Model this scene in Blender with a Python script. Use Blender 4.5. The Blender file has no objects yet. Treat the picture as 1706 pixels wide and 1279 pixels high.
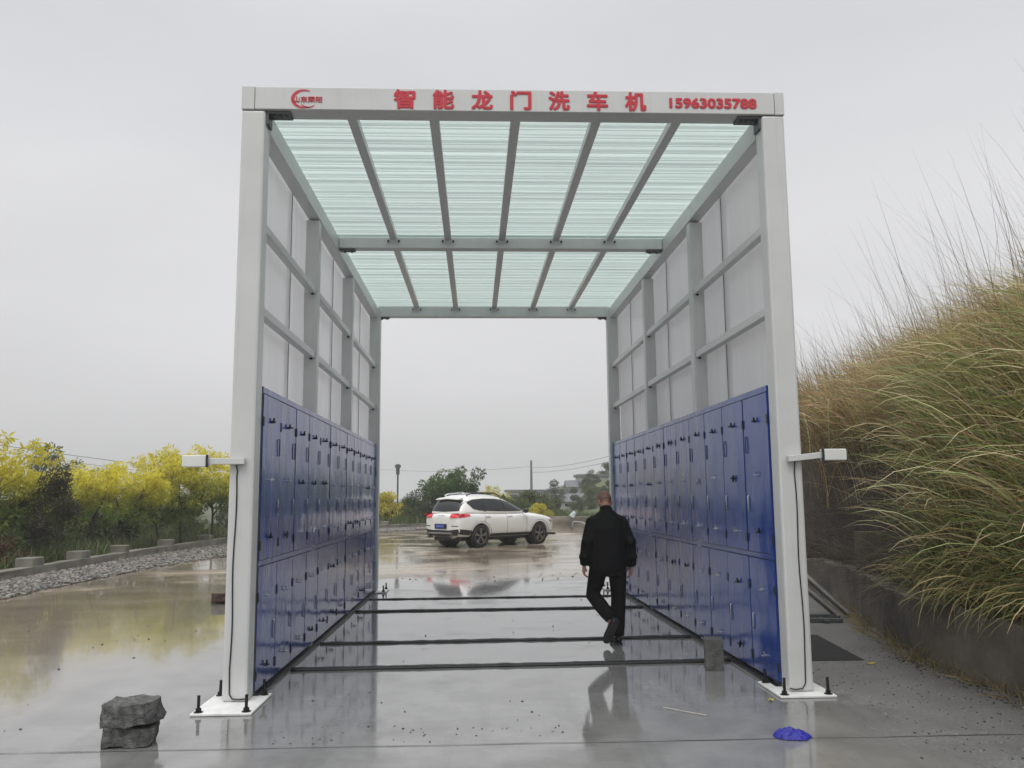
import bpy, bmesh, math, random
import numpy as np
from mathutils import Vector, Matrix, Quaternion, noise

C = bpy.context.scene.collection
R = math.radians
PI = math.pi

# ------------------------------------------------------------------ camera
EYE = Vector((0, 0, 1.58))
F_PX, PITCH, YAW, ROLL = 1425.7, 0.1316, 0.0430, -0.0083
cd = bpy.data.cameras.new('camera')
cd.sensor_width = 36.0
cd.lens = F_PX / 1706 * 36
cd.clip_start, cd.clip_end = 0.05, 5000
cam = bpy.data.objects.new('camera', cd)
C.objects.link(cam)
_fw = Vector((math.sin(YAW) * math.cos(PITCH), math.cos(YAW) * math.cos(PITCH), math.sin(PITCH)))
_rt = Vector((math.cos(YAW), -math.sin(YAW), 0))
_up = _rt.cross(_fw)
_r2 = _rt * math.cos(ROLL) + _up * math.sin(ROLL)
_u2 = _up * math.cos(ROLL) - _rt * math.sin(ROLL)
cam.matrix_world = Matrix(((_r2.x, _u2.x, -_fw.x, EYE.x), (_r2.y, _u2.y, -_fw.y, EYE.y),
                           (_r2.z, _u2.z, -_fw.z, EYE.z), (0, 0, 0, 1)))
bpy.context.scene.camera = cam

# ------------------------------------------------------------------ overcast sky, soft sun, exposure
SUN_EL, SUN_AZ = R(58), R(200)
w = bpy.data.worlds.new('World')
bpy.context.scene.world = w
w.use_nodes = True
nt = w.node_tree
nt.nodes.clear()
N = nt.nodes.new
L = nt.links.new
out = N('ShaderNodeOutputWorld')
sky = N('ShaderNodeTexSky')
sky.sky_type = 'NISHITA'
sky.sun_disc = False
sky.sun_elevation = SUN_EL
sky.sun_rotation = SUN_AZ
sky.air_density = 2.0
sky.dust_density = 6.0
hs = N('ShaderNodeHueSaturation')
hs.inputs['Saturation'].default_value = 0.06
L(sky.outputs[0], hs.inputs['Color'])
b1 = N('ShaderNodeBackground')
b1.inputs['Strength'].default_value = 0.05
L(hs.outputs[0], b1.inputs['Color'])
tc = N('ShaderNodeTexCoord')
sx = N('ShaderNodeSeparateXYZ')
L(tc.outputs['Generated'], sx.inputs[0])
mp = N('ShaderNodeMapping')
mp.inputs['Scale'].default_value = (1.0, 1.0, 3.2)
L(tc.outputs['Generated'], mp.inputs[0])
nz = N('ShaderNodeTexNoise')
nz.inputs['Scale'].default_value = 2.0
nz.inputs['Detail'].default_value = 5
nz.inputs['Roughness'].default_value = 0.5
L(mp.outputs[0], nz.inputs['Vector'])
mm = N('ShaderNodeMath')
mm.operation = 'MULTIPLY_ADD'
mm.inputs[1].default_value = 0.16
L(nz.outputs['Fac'], mm.inputs[0])
ad = N('ShaderNodeMath')
ad.operation = 'ADD'
ad.inputs[1].default_value = -0.08
L(sx.outputs['Z'], ad.inputs[0])
L(ad.outputs[0], mm.inputs[2])
cr = N('ShaderNodeValToRGB')
cr.color_ramp.interpolation = 'EASE'
e = cr.color_ramp.elements
SKY = [(0.0, (0.50, 0.50, 0.51)), (0.08, (0.53, 0.53, 0.542)), (0.28, (0.563, 0.563, 0.58)),
       (0.50, (0.520, 0.524, 0.548)), (0.72, (1.0, 1.0, 1.02)), (1.0, (1.80, 1.80, 1.82))]
e[0].position, e[0].color = SKY[0][0], SKY[0][1] + (1,)
e[1].position, e[1].color = SKY[-1][0], SKY[-1][1] + (1,)
for pos, c in SKY[1:-1]:
    q = e.new(pos)
    q.color = c + (1,)
L(mm.outputs[0], cr.inputs[0])
b2 = N('ShaderNodeBackground')
b2.inputs['Strength'].default_value = 1.0
L(cr.outputs[0], b2.inputs['Color'])
nz2 = N('ShaderNodeTexNoise')                 # soft cloud bellies
nz2.inputs['Scale'].default_value = 1.7
nz2.inputs['Detail'].default_value = 4
nz2.inputs['Roughness'].default_value = 0.5
L(mp.outputs[0], nz2.inputs['Vector'])
cl2 = N('ShaderNodeMapRange')
cl2.inputs['From Min'].default_value = 0.3
cl2.inputs['From Max'].default_value = 0.7
cl2.inputs['To Min'].default_value = 0.92
cl2.inputs['To Max'].default_value = 1.06
L(nz2.outputs['Fac'], cl2.inputs['Value'])
L(cl2.outputs[0], b2.inputs['Strength'])
ads = N('ShaderNodeAddShader')
L(b1.outputs[0], ads.inputs[0])
L(b2.outputs[0], ads.inputs[1])
L(ads.outputs[0], out.inputs['Surface'])

sd = bpy.data.lights.new('sun', 'SUN')
sd.energy = 0.5
sd.angle = R(40)
sd.color = (1.0, 0.98, 0.95)
sun = bpy.data.objects.new('sun', sd)
C.objects.link(sun)
_d = Vector((math.sin(SUN_AZ) * math.cos(SUN_EL), math.cos(SUN_AZ) * math.cos(SUN_EL), math.sin(SUN_EL)))
sun.rotation_euler = _d.to_track_quat('Z', 'Y').to_euler()

vs = bpy.context.scene.view_settings
vs.view_transform = 'Standard'
vs.look = 'None'
vs.exposure = 0.0
vs.gamma = 1.0
cy = bpy.context.scene.cycles
cy.max_bounces = 10
cy.transparent_max_bounces = 16
cy.volume_bounces = 1

# ------------------------------------------------------------------ mesh helpers
WORLD = {}                     # world position of every empty or top-level mesh, so that parts can be modelled in world space


class MB:
    """Collects vertices and faces; build() links them as ONE mesh object."""

    def __init__(self):
        self.v, self.f = [], []

    def add(self, vs_, fs_):
        o = len(self.v)
        self.v += [tuple(p) for p in vs_]
        self.f += [tuple(i + o for i in q) for q in fs_]
        return self

    def box(self, x0, x1, y0, y1, z0, z1):
        return self.add([(x0, y0, z0), (x1, y0, z0), (x1, y1, z0), (x0, y1, z0),
                         (x0, y0, z1), (x1, y0, z1), (x1, y1, z1), (x0, y1, z1)],
                        [(0, 3, 2, 1), (4, 5, 6, 7), (0, 1, 5, 4), (1, 2, 6, 5), (2, 3, 7, 6), (3, 0, 4, 7)])

    def bar(self, a, b, wd, ht, up=(0, 0, 1)):
        a, b = Vector(a), Vector(b)
        d = (b - a).normalized()
        s = d.cross(Vector(up)).normalized()
        u = s.cross(d)
        vs_ = []
        for p in (a, b):
            for i, j in ((-1, -1), (1, -1), (1, 1), (-1, 1)):
                vs_.append(p + s * (wd / 2 * i) + u * (ht / 2 * j))
        return self.add(vs_, [(0, 1, 2, 3), (7, 6, 5, 4), (4, 5, 1, 0), (5, 6, 2, 1), (6, 7, 3, 2), (7, 4, 0, 3)])

    def tube(self, pts, rad, n=10, cap=True):
        pts = [Vector(p) for p in pts]
        if not hasattr(rad, '__len__'):
            rad = [rad] * len(pts)
        rings = []
        ref = None
        for i, p in enumerate(pts):
            d = (pts[min(i + 1, len(pts) - 1)] - pts[max(i - 1, 0)]).normalized()
            if ref is None:
                ref = Vector((0, 0, 1)) if abs(d.z) < 0.8 else Vector((0, -1, 0))
            s = d.cross(ref).normalized()
            u = s.cross(d).normalized()
            ref = u
            r = rad[i]
            ra, rb = (r if hasattr(r, '__len__') else (r, r))
            rings.append([p + s * (math.cos(2 * PI * k / n) * ra) + u * (math.sin(2 * PI * k / n) * rb) for k in range(n)])
        return self.loft(rings, cap)

    def loft(self, rings, cap=True):
        n = len(rings[0])
        vs_ = [p for r in rings for p in r]
        fs = []
        for i in range(len(rings) - 1):
            for k in range(n):
                a, b = i * n + k, i * n + (k + 1) % n
                fs.append((a, b, b + n, a + n))
        if cap:
            fs.append(tuple(range(n - 1, -1, -1)))
            fs.append(tuple((len(rings) - 1) * n + k for k in range(n)))
        return self.add(vs_, fs)

    def ball(self, c, r, nu=14, nv=9):
        c = Vector(c)
        r = r if hasattr(r, '__len__') else (r, r, r)
        vs_ = [c + Vector((0, 0, -r[2]))]
        for j in range(1, nv):
            a = -PI / 2 + PI * j / nv
            for k in range(nu):
                b = 2 * PI * k / nu
                vs_.append(c + Vector((r[0] * math.cos(a) * math.cos(b), r[1] * math.cos(a) * math.sin(b), r[2] * math.sin(a))))
        vs_.append(c + Vector((0, 0, r[2])))
        fs = []
        for k in range(nu):
            fs.append((0, 1 + (k + 1) % nu, 1 + k))
            for j in range(nv - 2):
                a, b = 1 + j * nu + k, 1 + j * nu + (k + 1) % nu
                fs.append((a, b, b + nu, a + nu))
            fs.append((1 + (nv - 2) * nu + k, 1 + (nv - 2) * nu + (k + 1) % nu, len(vs_) - 1))
        return self.add(vs_, fs)

    def prism(self, poly, d):
        """Flat polygon (list of 3-D points) thickened by vector d."""
        n = len(poly)
        d = Vector(d)
        vs_ = [Vector(p) for p in poly] + [Vector(p) + d for p in poly]
        return self.add(vs_, [tuple(range(n - 1, -1, -1)), tuple(range(n, 2 * n))] +
                        [(k, (k + 1) % n, (k + 1) % n + n, k + n) for k in range(n)])

    def xf(self, m):
        self.v = [tuple(m @ Vector(p)) for p in self.v]
        return self

    def mesh(self, name, off=(0, 0, 0)):
        me = bpy.data.meshes.new(name)
        ox, oy, oz = off
        me.from_pydata([(x - ox, y - oy, z - oz) for x, y, z in self.v], [], self.f)
        bm = bmesh.new()
        bm.from_mesh(me)
        bmesh.ops.recalc_face_normals(bm, faces=bm.faces)
        bm.to_mesh(me)
        bm.free()
        me.update()
        return me

    def build(self, name, mat, parent=None, loc=None, bevel=0, smooth=False, sub=0, angle=None):
        if parent is not None:
            off = WORLD[parent.name]
        else:
            off = Vector(loc) if loc is not None else Vector((0, 0, 0))
        me = self.mesh(name, off)
        return link(name, me, mat, parent, off, bevel, smooth, sub, angle)


def link(name, me, mat, parent=None, off=Vector((0, 0, 0)), bevel=0, smooth=False, sub=0, angle=None):
    for m in (mat if isinstance(mat, (list, tuple)) else [mat]):
        me.materials.append(m)
    o = bpy.data.objects.new(name, me)
    C.objects.link(o)
    if parent is not None:
        o.parent = parent
    else:
        o.location = off
    WORLD[o.name] = Vector(off)
    if smooth:
        me.polygons.foreach_set('use_smooth', [True] * len(me.polygons))
        if angle:
            me.set_sharp_from_angle(angle=R(angle))
    if bevel:
        b = o.modifiers.new('bevel', 'BEVEL')
        b.width = bevel
        b.segments = 2
        b.limit_method = 'ANGLE'
        b.harden_normals = False
    if sub:
        s = o.modifiers.new('sub', 'SUBSURF')
        s.levels = s.render_levels = sub
    return o


def tag(o, label=None, cat=None, group=None, kind=None):
    if label:
        o['label'] = label
    if cat:
        o['category'] = cat
    if group:
        o['group'] = group
    if kind:
        o['kind'] = kind
    return o


def empty(name, loc, rz=0.0):
    o = bpy.data.objects.new(name, None)
    o.empty_display_size = 0.2
    C.objects.link(o)
    o.location = loc
    o.rotation_euler = (0, 0, rz)
    WORLD[o.name] = Vector(loc)
    return o


def local_root(name):
    """An Empty whose parts are modelled in its own space; move it afterwards."""
    o = empty(name, (0, 0, 0))
    return o


def copy_tree(o, parent=None):
    c = o.copy()
    C.objects.link(c)
    if parent is not None:
        c.parent = parent
    for ch in list(o.children):
        copy_tree(ch, c)
    return c


def cloud(name, V, F, col, mat, parent=None, loc=None):
    """Mesh of many loose quads from numpy arrays with one colour per vertex."""
    off = np.array(WORLD[parent.name] if parent is not None else (loc if loc is not None else (0, 0, 0)), float)
    me = bpy.data.meshes.new(name)
    V = np.asarray(V, np.float32) - off.astype(np.float32)
    F = np.asarray(F, np.int32)
    k = F.shape[1]
    me.vertices.add(len(V))
    me.vertices.foreach_set('co', V.ravel())
    me.loops.add(F.size)
    me.loops.foreach_set('vertex_index', F.ravel())
    me.polygons.add(len(F))
    me.polygons.foreach_set('loop_start', np.arange(0, F.size, k, dtype=np.int32))
    me.update(calc_edges=True)
    if col is not None:
        a = me.color_attributes.new('Col', 'FLOAT_COLOR', 'POINT')
        cc = np.ones((len(V), 4), np.float32)
        cc[:, :3] = col
        a.data.foreach_set('color', cc.ravel())
    me.validate()
    return link(name, me, mat, parent, Vector(off))


def evaluated(o):
    dg = bpy.context.evaluated_depsgraph_get()
    dg.update()
    me = bpy.data.meshes.new_from_object(o.evaluated_get(dg))
    return me


def fuse(mb, name, mat, parent, voxel, smooth_it=4, factor=0.5):
    """Melts the overlapping shapes of mb into one continuous skin."""
    me = mb.mesh(name)
    t = bpy.data.objects.new('tmp', me)
    C.objects.link(t)
    r = t.modifiers.new('r', 'REMESH')
    r.mode = 'VOXEL'
    r.voxel_size = voxel
    if smooth_it:
        s = t.modifiers.new('s', 'SMOOTH')
        s.factor = factor
        s.iterations = smooth_it
    m2 = evaluated(t)
    m2.name = name
    bpy.data.objects.remove(t)
    off = WORLD[parent.name] if parent is not None else Vector((0, 0, 0))
    m2.transform(Matrix.Translation(-Vector(off)))
    m2.materials.clear()
    return link(name, m2, mat, parent, Vector(off), smooth=True)


# ------------------------------------------------------------------ material helpers
def new_mat(name):
    m = bpy.data.materials.new(name)
    m.use_nodes = True
    t = m.node_tree
    return m, t, t.nodes['Principled BSDF'], t.nodes.new, t.links.new


def noise_node(t, scale, detail=4, rough=0.55, vec='Object', stretch=None):
    n, l = t.nodes.new, t.links.new
    tcn = n('ShaderNodeTexCoord')
    src = tcn.outputs[vec]
    if stretch:
        mpn = n('ShaderNodeMapping')
        mpn.inputs['Scale'].default_value = stretch
        l(src, mpn.inputs[0])
        src = mpn.outputs[0]
    z = n('ShaderNodeTexNoise')
    z.inputs['Scale'].default_value = scale
    z.inputs['Detail'].default_value = detail
    z.inputs['Roughness'].default_value = rough
    l(src, z.inputs['Vector'])
    return z.outputs['Fac']


def ramp(t, src, stops):
    r = t.nodes.new('ShaderNodeValToRGB')
    els = r.color_ramp.elements
    for i, (p, c) in enumerate(stops):
        el = els[i] if i < 2 else els.new(p)
        el.position = p
        el.color = (c + (1,)) if isinstance(c, tuple) else (c, c, c, 1)
    t.links.new(src, r.inputs[0])
    return r.outputs['Color']


def mixc(t, fac, a, b):
    m = t.nodes.new('ShaderNodeMix')
    m.data_type = 'RGBA'
    for sock, v in ((m.inputs[0], fac), (m.inputs[6], a), (m.inputs[7], b)):
        if isinstance(v, (int, float)):
            sock.default_value = v
        elif isinstance(v, tuple):
            sock.default_value = v + (1,)
        else:
            t.links.new(v, sock)
    return m.outputs[2]


def math_node(t, op, a, b=None, clamp=False):
    m = t.nodes.new('ShaderNodeMath')
    m.operation = op
    m.use_clamp = clamp
    for i, v in enumerate((a, b)):
        if v is None:
            continue
        if isinstance(v, (int, float)):
            m.inputs[i].default_value = v
        else:
            t.links.new(v, m.inputs[i])
    return m.outputs[0]


def bump(t, p, src, strength, dist=0.02):
    b = t.nodes.new('ShaderNodeBump')
    b.inputs['Distance'].default_value = dist
    if isinstance(strength, (int, float)):
        b.inputs['Strength'].default_value = strength
    else:
        t.links.new(strength, b.inputs['Strength'])
    t.links.new(src, b.inputs['Height'])
    t.links.new(b.outputs[0], p.inputs['Normal'])
    return b


def simple(name, col, rough=0.5, metal=0.0, var=0.12, scale=6.0, bmp=0.0, coat=0.0, bscale=None, stretch=None):
    m, t, p, n, l = new_mat(name)
    f = noise_node(t, scale, 5, stretch=stretch)
    lo = tuple(c * (1 - var) for c in col)
    hi = tuple(min(1, c * (1 + var)) for c in col)
    l(ramp(t, f, [(0.3, lo), (0.7, hi)]), p.inputs['Base Color'])
    l(math_node(t, 'MULTIPLY_ADD', f, 0.2), p.inputs['Roughness'])
    p.inputs['Roughness'].links[0].from_node.inputs[2].default_value = max(0.02, rough - 0.1)
    p.inputs['Metallic'].default_value = metal
    p.inputs['Coat Weight'].default_value = coat
    p.inputs['Coat Roughness'].default_value = 0.05
    if bmp:
        bump(t, p, noise_node(t, bscale or scale * 4, 4), bmp)
    return m


M = {}
M['steel_white'] = simple('painted_white_steel', (0.57, 0.575, 0.57), 0.34, var=0.05, scale=2.2)
def steel_mat():
    m, t, p, n, l = new_mat('painted_white_steel')
    f = noise_node(t, 2.2, 5)
    c = ramp(t, f, [(0.3, (0.54, 0.545, 0.54)), (0.7, (0.60, 0.605, 0.60))])
    run = noise_node(t, 1.0, 6, 0.7, stretch=(22, 22, 0.55))
    c = mixc(t, ramp(t, run, [(0.56, 0.0), (0.78, 0.42)]), c, (0.40, 0.39, 0.36))
    sc = noise_node(t, 34, 3, 0.8)
    c = mixc(t, ramp(t, sc, [(0.735, 0.0), (0.76, 0.7)]), c, (0.22, 0.20, 0.17))
    l(c, p.inputs['Base Color'])
    l(ramp(t, f, [(0.3, 0.27), (0.7, 0.42)]), p.inputs['Roughness'])
    bump(t, p, noise_node(t, 5, 3), 0.05, 0.01)
    return m


M['steel_white'] = steel_mat()
M['plate_white'] = simple('base_plate_paint', (0.72, 0.72, 0.70), 0.4, var=0.10, scale=9)
M['bolt'] = simple('black_bolt', (0.012, 0.012, 0.013), 0.45, metal=0.3)
M['dark_steel'] = simple('dark_bracket_steel', (0.10, 0.105, 0.11), 0.5, metal=0.4)
M['red'] = simple('red_vinyl', (0.52, 0.022, 0.038), 0.45, var=0.05)
M['white_vinyl'] = simple('white_vinyl', (0.75, 0.75, 0.75), 0.5, var=0.03)
M['rubber'] = simple('black_rubber', (0.010, 0.010, 0.011), 0.42, var=0.3, scale=20, bmp=0.2)
M['cable'] = simple('black_cable', (0.015, 0.015, 0.015), 0.5)
M['box_white'] = simple('sensor_box_paint', (0.66, 0.67, 0.64), 0.45, var=0.05)
M['lens'] = simple('dark_lens', (0.03, 0.032, 0.035), 0.15)
M['zinc'] = simple('zinc_steel', (0.52, 0.53, 0.55), 0.28, metal=0.9)
M['hinge'] = simple('dark_hinge', (0.012, 0.014, 0.03), 0.4)
M['concrete'] = simple('weathered_concrete', (0.20, 0.195, 0.18), 0.7, var=0.35, scale=3.0, bmp=0.5, bscale=22)
M['concrete_dark'] = simple('damp_concrete', (0.165, 0.145, 0.118), 0.85, var=0.55, scale=1.6, bmp=0.7, bscale=14)
M['kerb'] = simple('kerb_concrete', (0.155, 0.148, 0.120), 0.8, var=0.40, scale=2.0, bmp=0.5, bscale=18)
M['rock'] = simple('broken_concrete', (0.115, 0.115, 0.111), 0.85, var=0.6, scale=22, bmp=1.0, bscale=110)
M['block'] = simple('wet_grey_block', (0.085, 0.085, 0.078), 0.6, var=0.35, scale=16, bmp=0.5, bscale=70)
M['brick'] = simple('dark_brick', (0.05, 0.028, 0.022), 0.6, var=0.3, scale=14)
M['mat'] = simple('black_mat', (0.012, 0.012, 0.012), 0.85, var=0.2, scale=40, bmp=0.3)
M['cloth_blue'] = simple('wet_blue_cloth', (0.012, 0.012, 0.26), 0.5, var=0.3, scale=18, bmp=0.4, bscale=60)
M['pipe'] = simple('galvanised_pipe', (0.22, 0.215, 0.20), 0.45, metal=0.5, var=0.25)
M['board'] = simple('stained_board', (0.13, 0.11, 0.085), 0.7, var=0.35, scale=5)
M['bark'] = simple('bark', (0.055, 0.042, 0.030), 0.9, var=0.4, scale=14, bmp=0.6)
M['soil'] = simple('dark_soil', (0.040, 0.031, 0.022), 0.95, var=0.5, scale=3.5, bmp=0.8, bscale=9)
M['meadow'] = simple('rough_ground', (0.060, 0.068, 0.030), 0.95, var=0.5, scale=0.9, bmp=0.5, bscale=5)
M['pole'] = simple('pole_concrete', (0.11, 0.11, 0.11), 0.8)
M['house'] = simple('pale_render', (0.50, 0.50, 0.49), 0.8, var=0.10, scale=0.5)
M['house_roof'] = simple('grey_roof', (0.13, 0.14, 0.15), 0.8)
M['house_glass'] = simple('dark_window', (0.04, 0.045, 0.05), 0.2)
M['hill'] = simple('green_hillside', (0.080, 0.105, 0.045), 0.95, var=0.45, scale=0.12, bmp=0.5, bscale=1.2)


def leaf_mat(name, trans=0.35, rough=0.55, spec=0.3):
    m, t, p, n, l = new_mat(name)
    a = n('ShaderNodeAttribute')
    a.attribute_name = 'Col'
    l(a.outputs['Color'], p.inputs['Base Color'])
    p.inputs['Roughness'].default_value = rough
    p.inputs['Specular IOR Level'].default_value = spec
    tr = n('ShaderNodeBsdfTranslucent')
    l(a.outputs['Color'], tr.inputs['Color'])
    mx = n('ShaderNodeMixShader')
    mx.inputs[0].default_value = trans
    l(p.outputs[0], mx.inputs[1])
    l(tr.outputs[0], mx.inputs[2])
    l(mx.outputs[0], t.nodes['Material Output'].inputs['Surface'])
    return m


M['leaf'] = leaf_mat('leaves', 0.5, 0.5, 0.35)
M['grass'] = leaf_mat('grass_blades', 0.34, 0.5, 0.35)


def sheet_mat(name, col, trans, rough, stretch, var, clear=0.0):
    m, t, p, n, l = new_mat(name)
    f = noise_node(t, 1.0, 5, 0.6, stretch=stretch)
    c = ramp(t, f, [(0.3, tuple(x * (1 - var) for x in col)), (0.7, col)])
    l(c, p.inputs['Base Color'])
    p.inputs['Roughness'].default_value = rough
    tr = n('ShaderNodeBsdfTranslucent')
    l(c, tr.inputs['Color'])
    mx = n('ShaderNodeMixShader')
    mx.inputs[0].default_value = trans
    l(p.outputs[0], mx.inputs[1])
    l(tr.outputs[0], mx.inputs[2])
    last = mx
    if clear:
        tp = n('ShaderNodeBsdfTransparent')
        l(c, tp.inputs['Color'])
        m2 = n('ShaderNodeMixShader')
        m2.inputs[0].default_value = clear
        l(mx.outputs[0], m2.inputs[1])
        l(tp.outputs[0], m2.inputs[2])
        last = m2
    l(last.outputs[0], t.nodes['Material Output'].inputs['Surface'])
    return m


M['roof_sheet'] = sheet_mat('green_translucent_sheet', (0.775, 0.832, 0.812), 0.84, 0.25, (0.25, 9.0, 1.0), 0.13, .30)
M['side_sheet'] = sheet_mat('white_hollow_sheet', (0.93, 0.93, 0.945), 0.66, 0.22, (1.0, 8.0, 0.4), 0.05)


def blue_mat():
    m, t, p, n, l = new_mat('blue_cabinet_paint')
    streak = noise_node(t, 1.0, 6, 0.65, stretch=(26, 26, 0.9))
    f = noise_node(t, 3.0, 4)
    l(ramp(t, streak, [(0.35, (0.013, 0.046, 0.230)), (0.72, (0.024, 0.076, 0.345))]), p.inputs['Base Color'])
    tcb = n('ShaderNodeTexCoord')
    spb = n('ShaderNodeSeparateXYZ')
    l(tcb.outputs['Object'], spb.inputs[0])
    mr = n('ShaderNodeMapRange')
    mr.inputs['From Min'].default_value = 0.42
    mr.inputs['From Max'].default_value = 0.02
    l(spb.outputs['Z'], mr.inputs['Value'])
    spl = math_node(t, 'MULTIPLY', mr.outputs[0], ramp(t, noise_node(t, 16, 6, 0.75), [(0.42, 0.0), (0.68, 0.75)]))
    l(mixc(t, spl, p.inputs['Base Color'].links[0].from_socket, (0.16, 0.15, 0.14)), p.inputs['Base Color'])
    l(ramp(t, streak, [(0.38, 0.10), (0.7, 0.26)]), p.inputs['Roughness'])
    p.inputs['Specular IOR Level'].default_value = 0.42
    p.inputs['Coat Weight'].default_value = 0.05
    p.inputs['Coat Roughness'].default_value = 0.06
    warp = noise_node(t, 1.6, 3, stretch=(1.3, 1.3, 0.8))
    b = bump(t, p, warp, 0.35, 0.03)
    b2_ = n('ShaderNodeBump')
    b2_.inputs['Strength'].default_value = 0.16
    b2_.inputs['Distance'].default_value = 0.006
    l(streak, b2_.inputs['Height'])
    l(b2_.outputs[0], b.inputs['Normal'])
    return m


M['blue'] = blue_mat()
M['blue_dark'] = simple('navy_carcass', (0.006, 0.013, 0.065), 0.5)


def pavement_mat():
    """Rain-wet paving: grey slab, brown silt and tarmac zones, with a puddle mask that drives gloss and bump."""
    m, t, p, n, l = new_mat('wet_paving')
    tcn = n('ShaderNodeTexCoord')
    sp = n('ShaderNodeSeparateXYZ')
    l(tcn.outputs['Object'], sp.inputs[0])
    wob = math_node(t, 'SUBTRACT', noise_node(t, 0.55, 5), 0.5)
    x = math_node(t, 'ADD', sp.outputs['X'], math_node(t, 'MULTIPLY', wob, 3.0))
    y = math_node(t, 'ADD', sp.outputs['Y'], math_node(t, 'MULTIPLY', wob, 1.2))

    def step(v, a, b):
        r = n('ShaderNodeMapRange')
        r.interpolation_type = 'SMOOTHSTEP'
        r.inputs['From Min'].default_value = a
        r.inputs['From Max'].default_value = b
        l(v, r.inputs['Value'])
        return r.outputs[0]
    silt = math_node(t, 'MAXIMUM', math_node(t, 'SUBTRACT', 1.0, step(x, -5.6, -2.6)), step(sp.outputs['Y'], 17.1, 17.5))
    tar = math_node(t, 'MULTIPLY', step(x, 2.7, 3.3), math_node(t, 'SUBTRACT', 1.0, step(sp.outputs['Y'], 15.0, 19.0)))
    fine = noise_node(t, 42, 4, 0.7)
    grain = noise_node(t, 150, 3, 0.7)
    mid = noise_node(t, 2.3, 6, 0.62)
    big = noise_node(t, 0.42, 4, 0.5)
    drift = noise_node(t, 1.0, 6, 0.6, stretch=(0.35, 1.1, 1))      # silt washed into long streaks
    slab = ramp(t, mid, [(0.25, (0.150, 0.150, 0.145)), (0.5, (0.205, 0.205, 0.200)), (0.8, (0.255, 0.255, 0.245))])
    track = noise_node(t, 1.0, 5, 0.6, stretch=(3.2, 0.22, 1))
    slab = mixc(t, ramp(t, track, [(0.5, 0.0), (0.66, 0.35)]), slab, (0.10, 0.10, 0.095))
    slab = mixc(t, math_node(t, 'MULTIPLY', ramp(t, noise_node(t, 1.1, 7, 0.7), [(0.48, 0.0), (0.62, 1.0)]), 0.45), slab, (0.13, 0.128, 0.12))
    mud = ramp(t, drift, [(0.25, (0.165, 0.136, 0.098)), (0.5, (0.285, 0.240, 0.180)), (0.75, (0.41, 0.355, 0.285))])
    tarc = ramp(t, math_node(t, 'ADD', math_node(t, 'MULTIPLY', fine, .5), math_node(t, 'MULTIPLY', grain, .5)), [(0.30, (0.075, 0.075, 0.075)), (0.5, (0.165, 0.165, 0.160)), (0.68, (0.38, 0.38, 0.37))])
    tarc = mixc(t, ramp(t, mid, [(0.35, 0.0), (0.65, 0.5)]), tarc, (0.10, 0.097, 0.09))
    c = mixc(t, tar, mixc(t, silt, slab, mud), tarc)
    l(c, p.inputs['Base Color'])
    # standing water: everywhere on the slab between the walls, patchy elsewhere
    wet_core = math_node(t, 'MULTIPLY', step(y, 5.6, 6.8), math_node(t, 'SUBTRACT', 1.0, step(y, 13.8, 16.8)))
    wet_core = math_node(t, 'MULTIPLY', wet_core, math_node(t, 'SUBTRACT', 1.0, step(x, 2.3, 3.2)))
    pud = ramp(t, math_node(t, 'ADD', big, math_node(t, 'MULTIPLY', drift, 0.35)), [(0.60, 0.0), (0.70, 1.0)])
    pud = math_node(t, 'MULTIPLY', pud, math_node(t, 'SUBTRACT', 1.0, math_node(t, 'MULTIPLY', tar, 0.9)))
    core = math_node(t, 'MULTIPLY', wet_core, ramp(t, math_node(t, 'ADD', mid, math_node(t, 'MULTIPLY', drift, 0.5)), [(0.50, 0.55), (0.72, 1.0)]))
    water = math_node(t, 'MAXIMUM', core, pud)
    base_r = mixc(t, tar, mixc(t, silt, (0.24, 0.24, 0.24), ramp(t, drift, [(0.35, 0.10), (0.6, 0.30)])), (0.46, 0.46, 0.46))
    l(mixc(t, water, base_r, (0.045, 0.045, 0.045)), p.inputs['Roughness'])
    p.inputs['IOR'].default_value = 1.34
    p.inputs['Specular IOR Level'].default_value = 0.5
    cw = math_node(t, 'MULTIPLY', math_node(t, 'SUBTRACT', 1.0, tar), math_node(t, 'MULTIPLY_ADD', water, 0.45))
    cw.node.inputs[1].links[0].from_node.inputs[2].default_value = 0.05
    l(cw, p.inputs['Coat Weight'])
    p.inputs['Coat IOR'].default_value = 1.33
    p.inputs['Coat Roughness'].default_value = 0.04
    rip = noise_node(t, 7.0, 3, 0.5, stretch=(0.6, 1.4, 1))
    rip = mixc(t, silt, rip, noise_node(t, 3.2, 4, 0.6, stretch=(0.45, 2.2, 1)))
    st = mixc(t, water, (0.32, 0.32, 0.32), mixc(t, silt, (0.045, 0.045, 0.045), (0.22, 0.22, 0.22)))
    b = bump(t, p, math_node(t, 'ADD', math_node(t, 'MULTIPLY', fine, 0.35), rip), st, 0.012)
    return m


M['paving'] = pavement_mat()

# ------------------------------------------------------------------ ground, paving, kerbs
def plane(name, x0, x1, y0, y1, z, mat, label_kind='structure'):
    o = MB().add([(x0, y0, z), (x1, y0, z), (x1, y1, z), (x0, y1, z)], [(0, 1, 2, 3)]).build(name, mat)
    tag(o, kind=label_kind)
    return o


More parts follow.
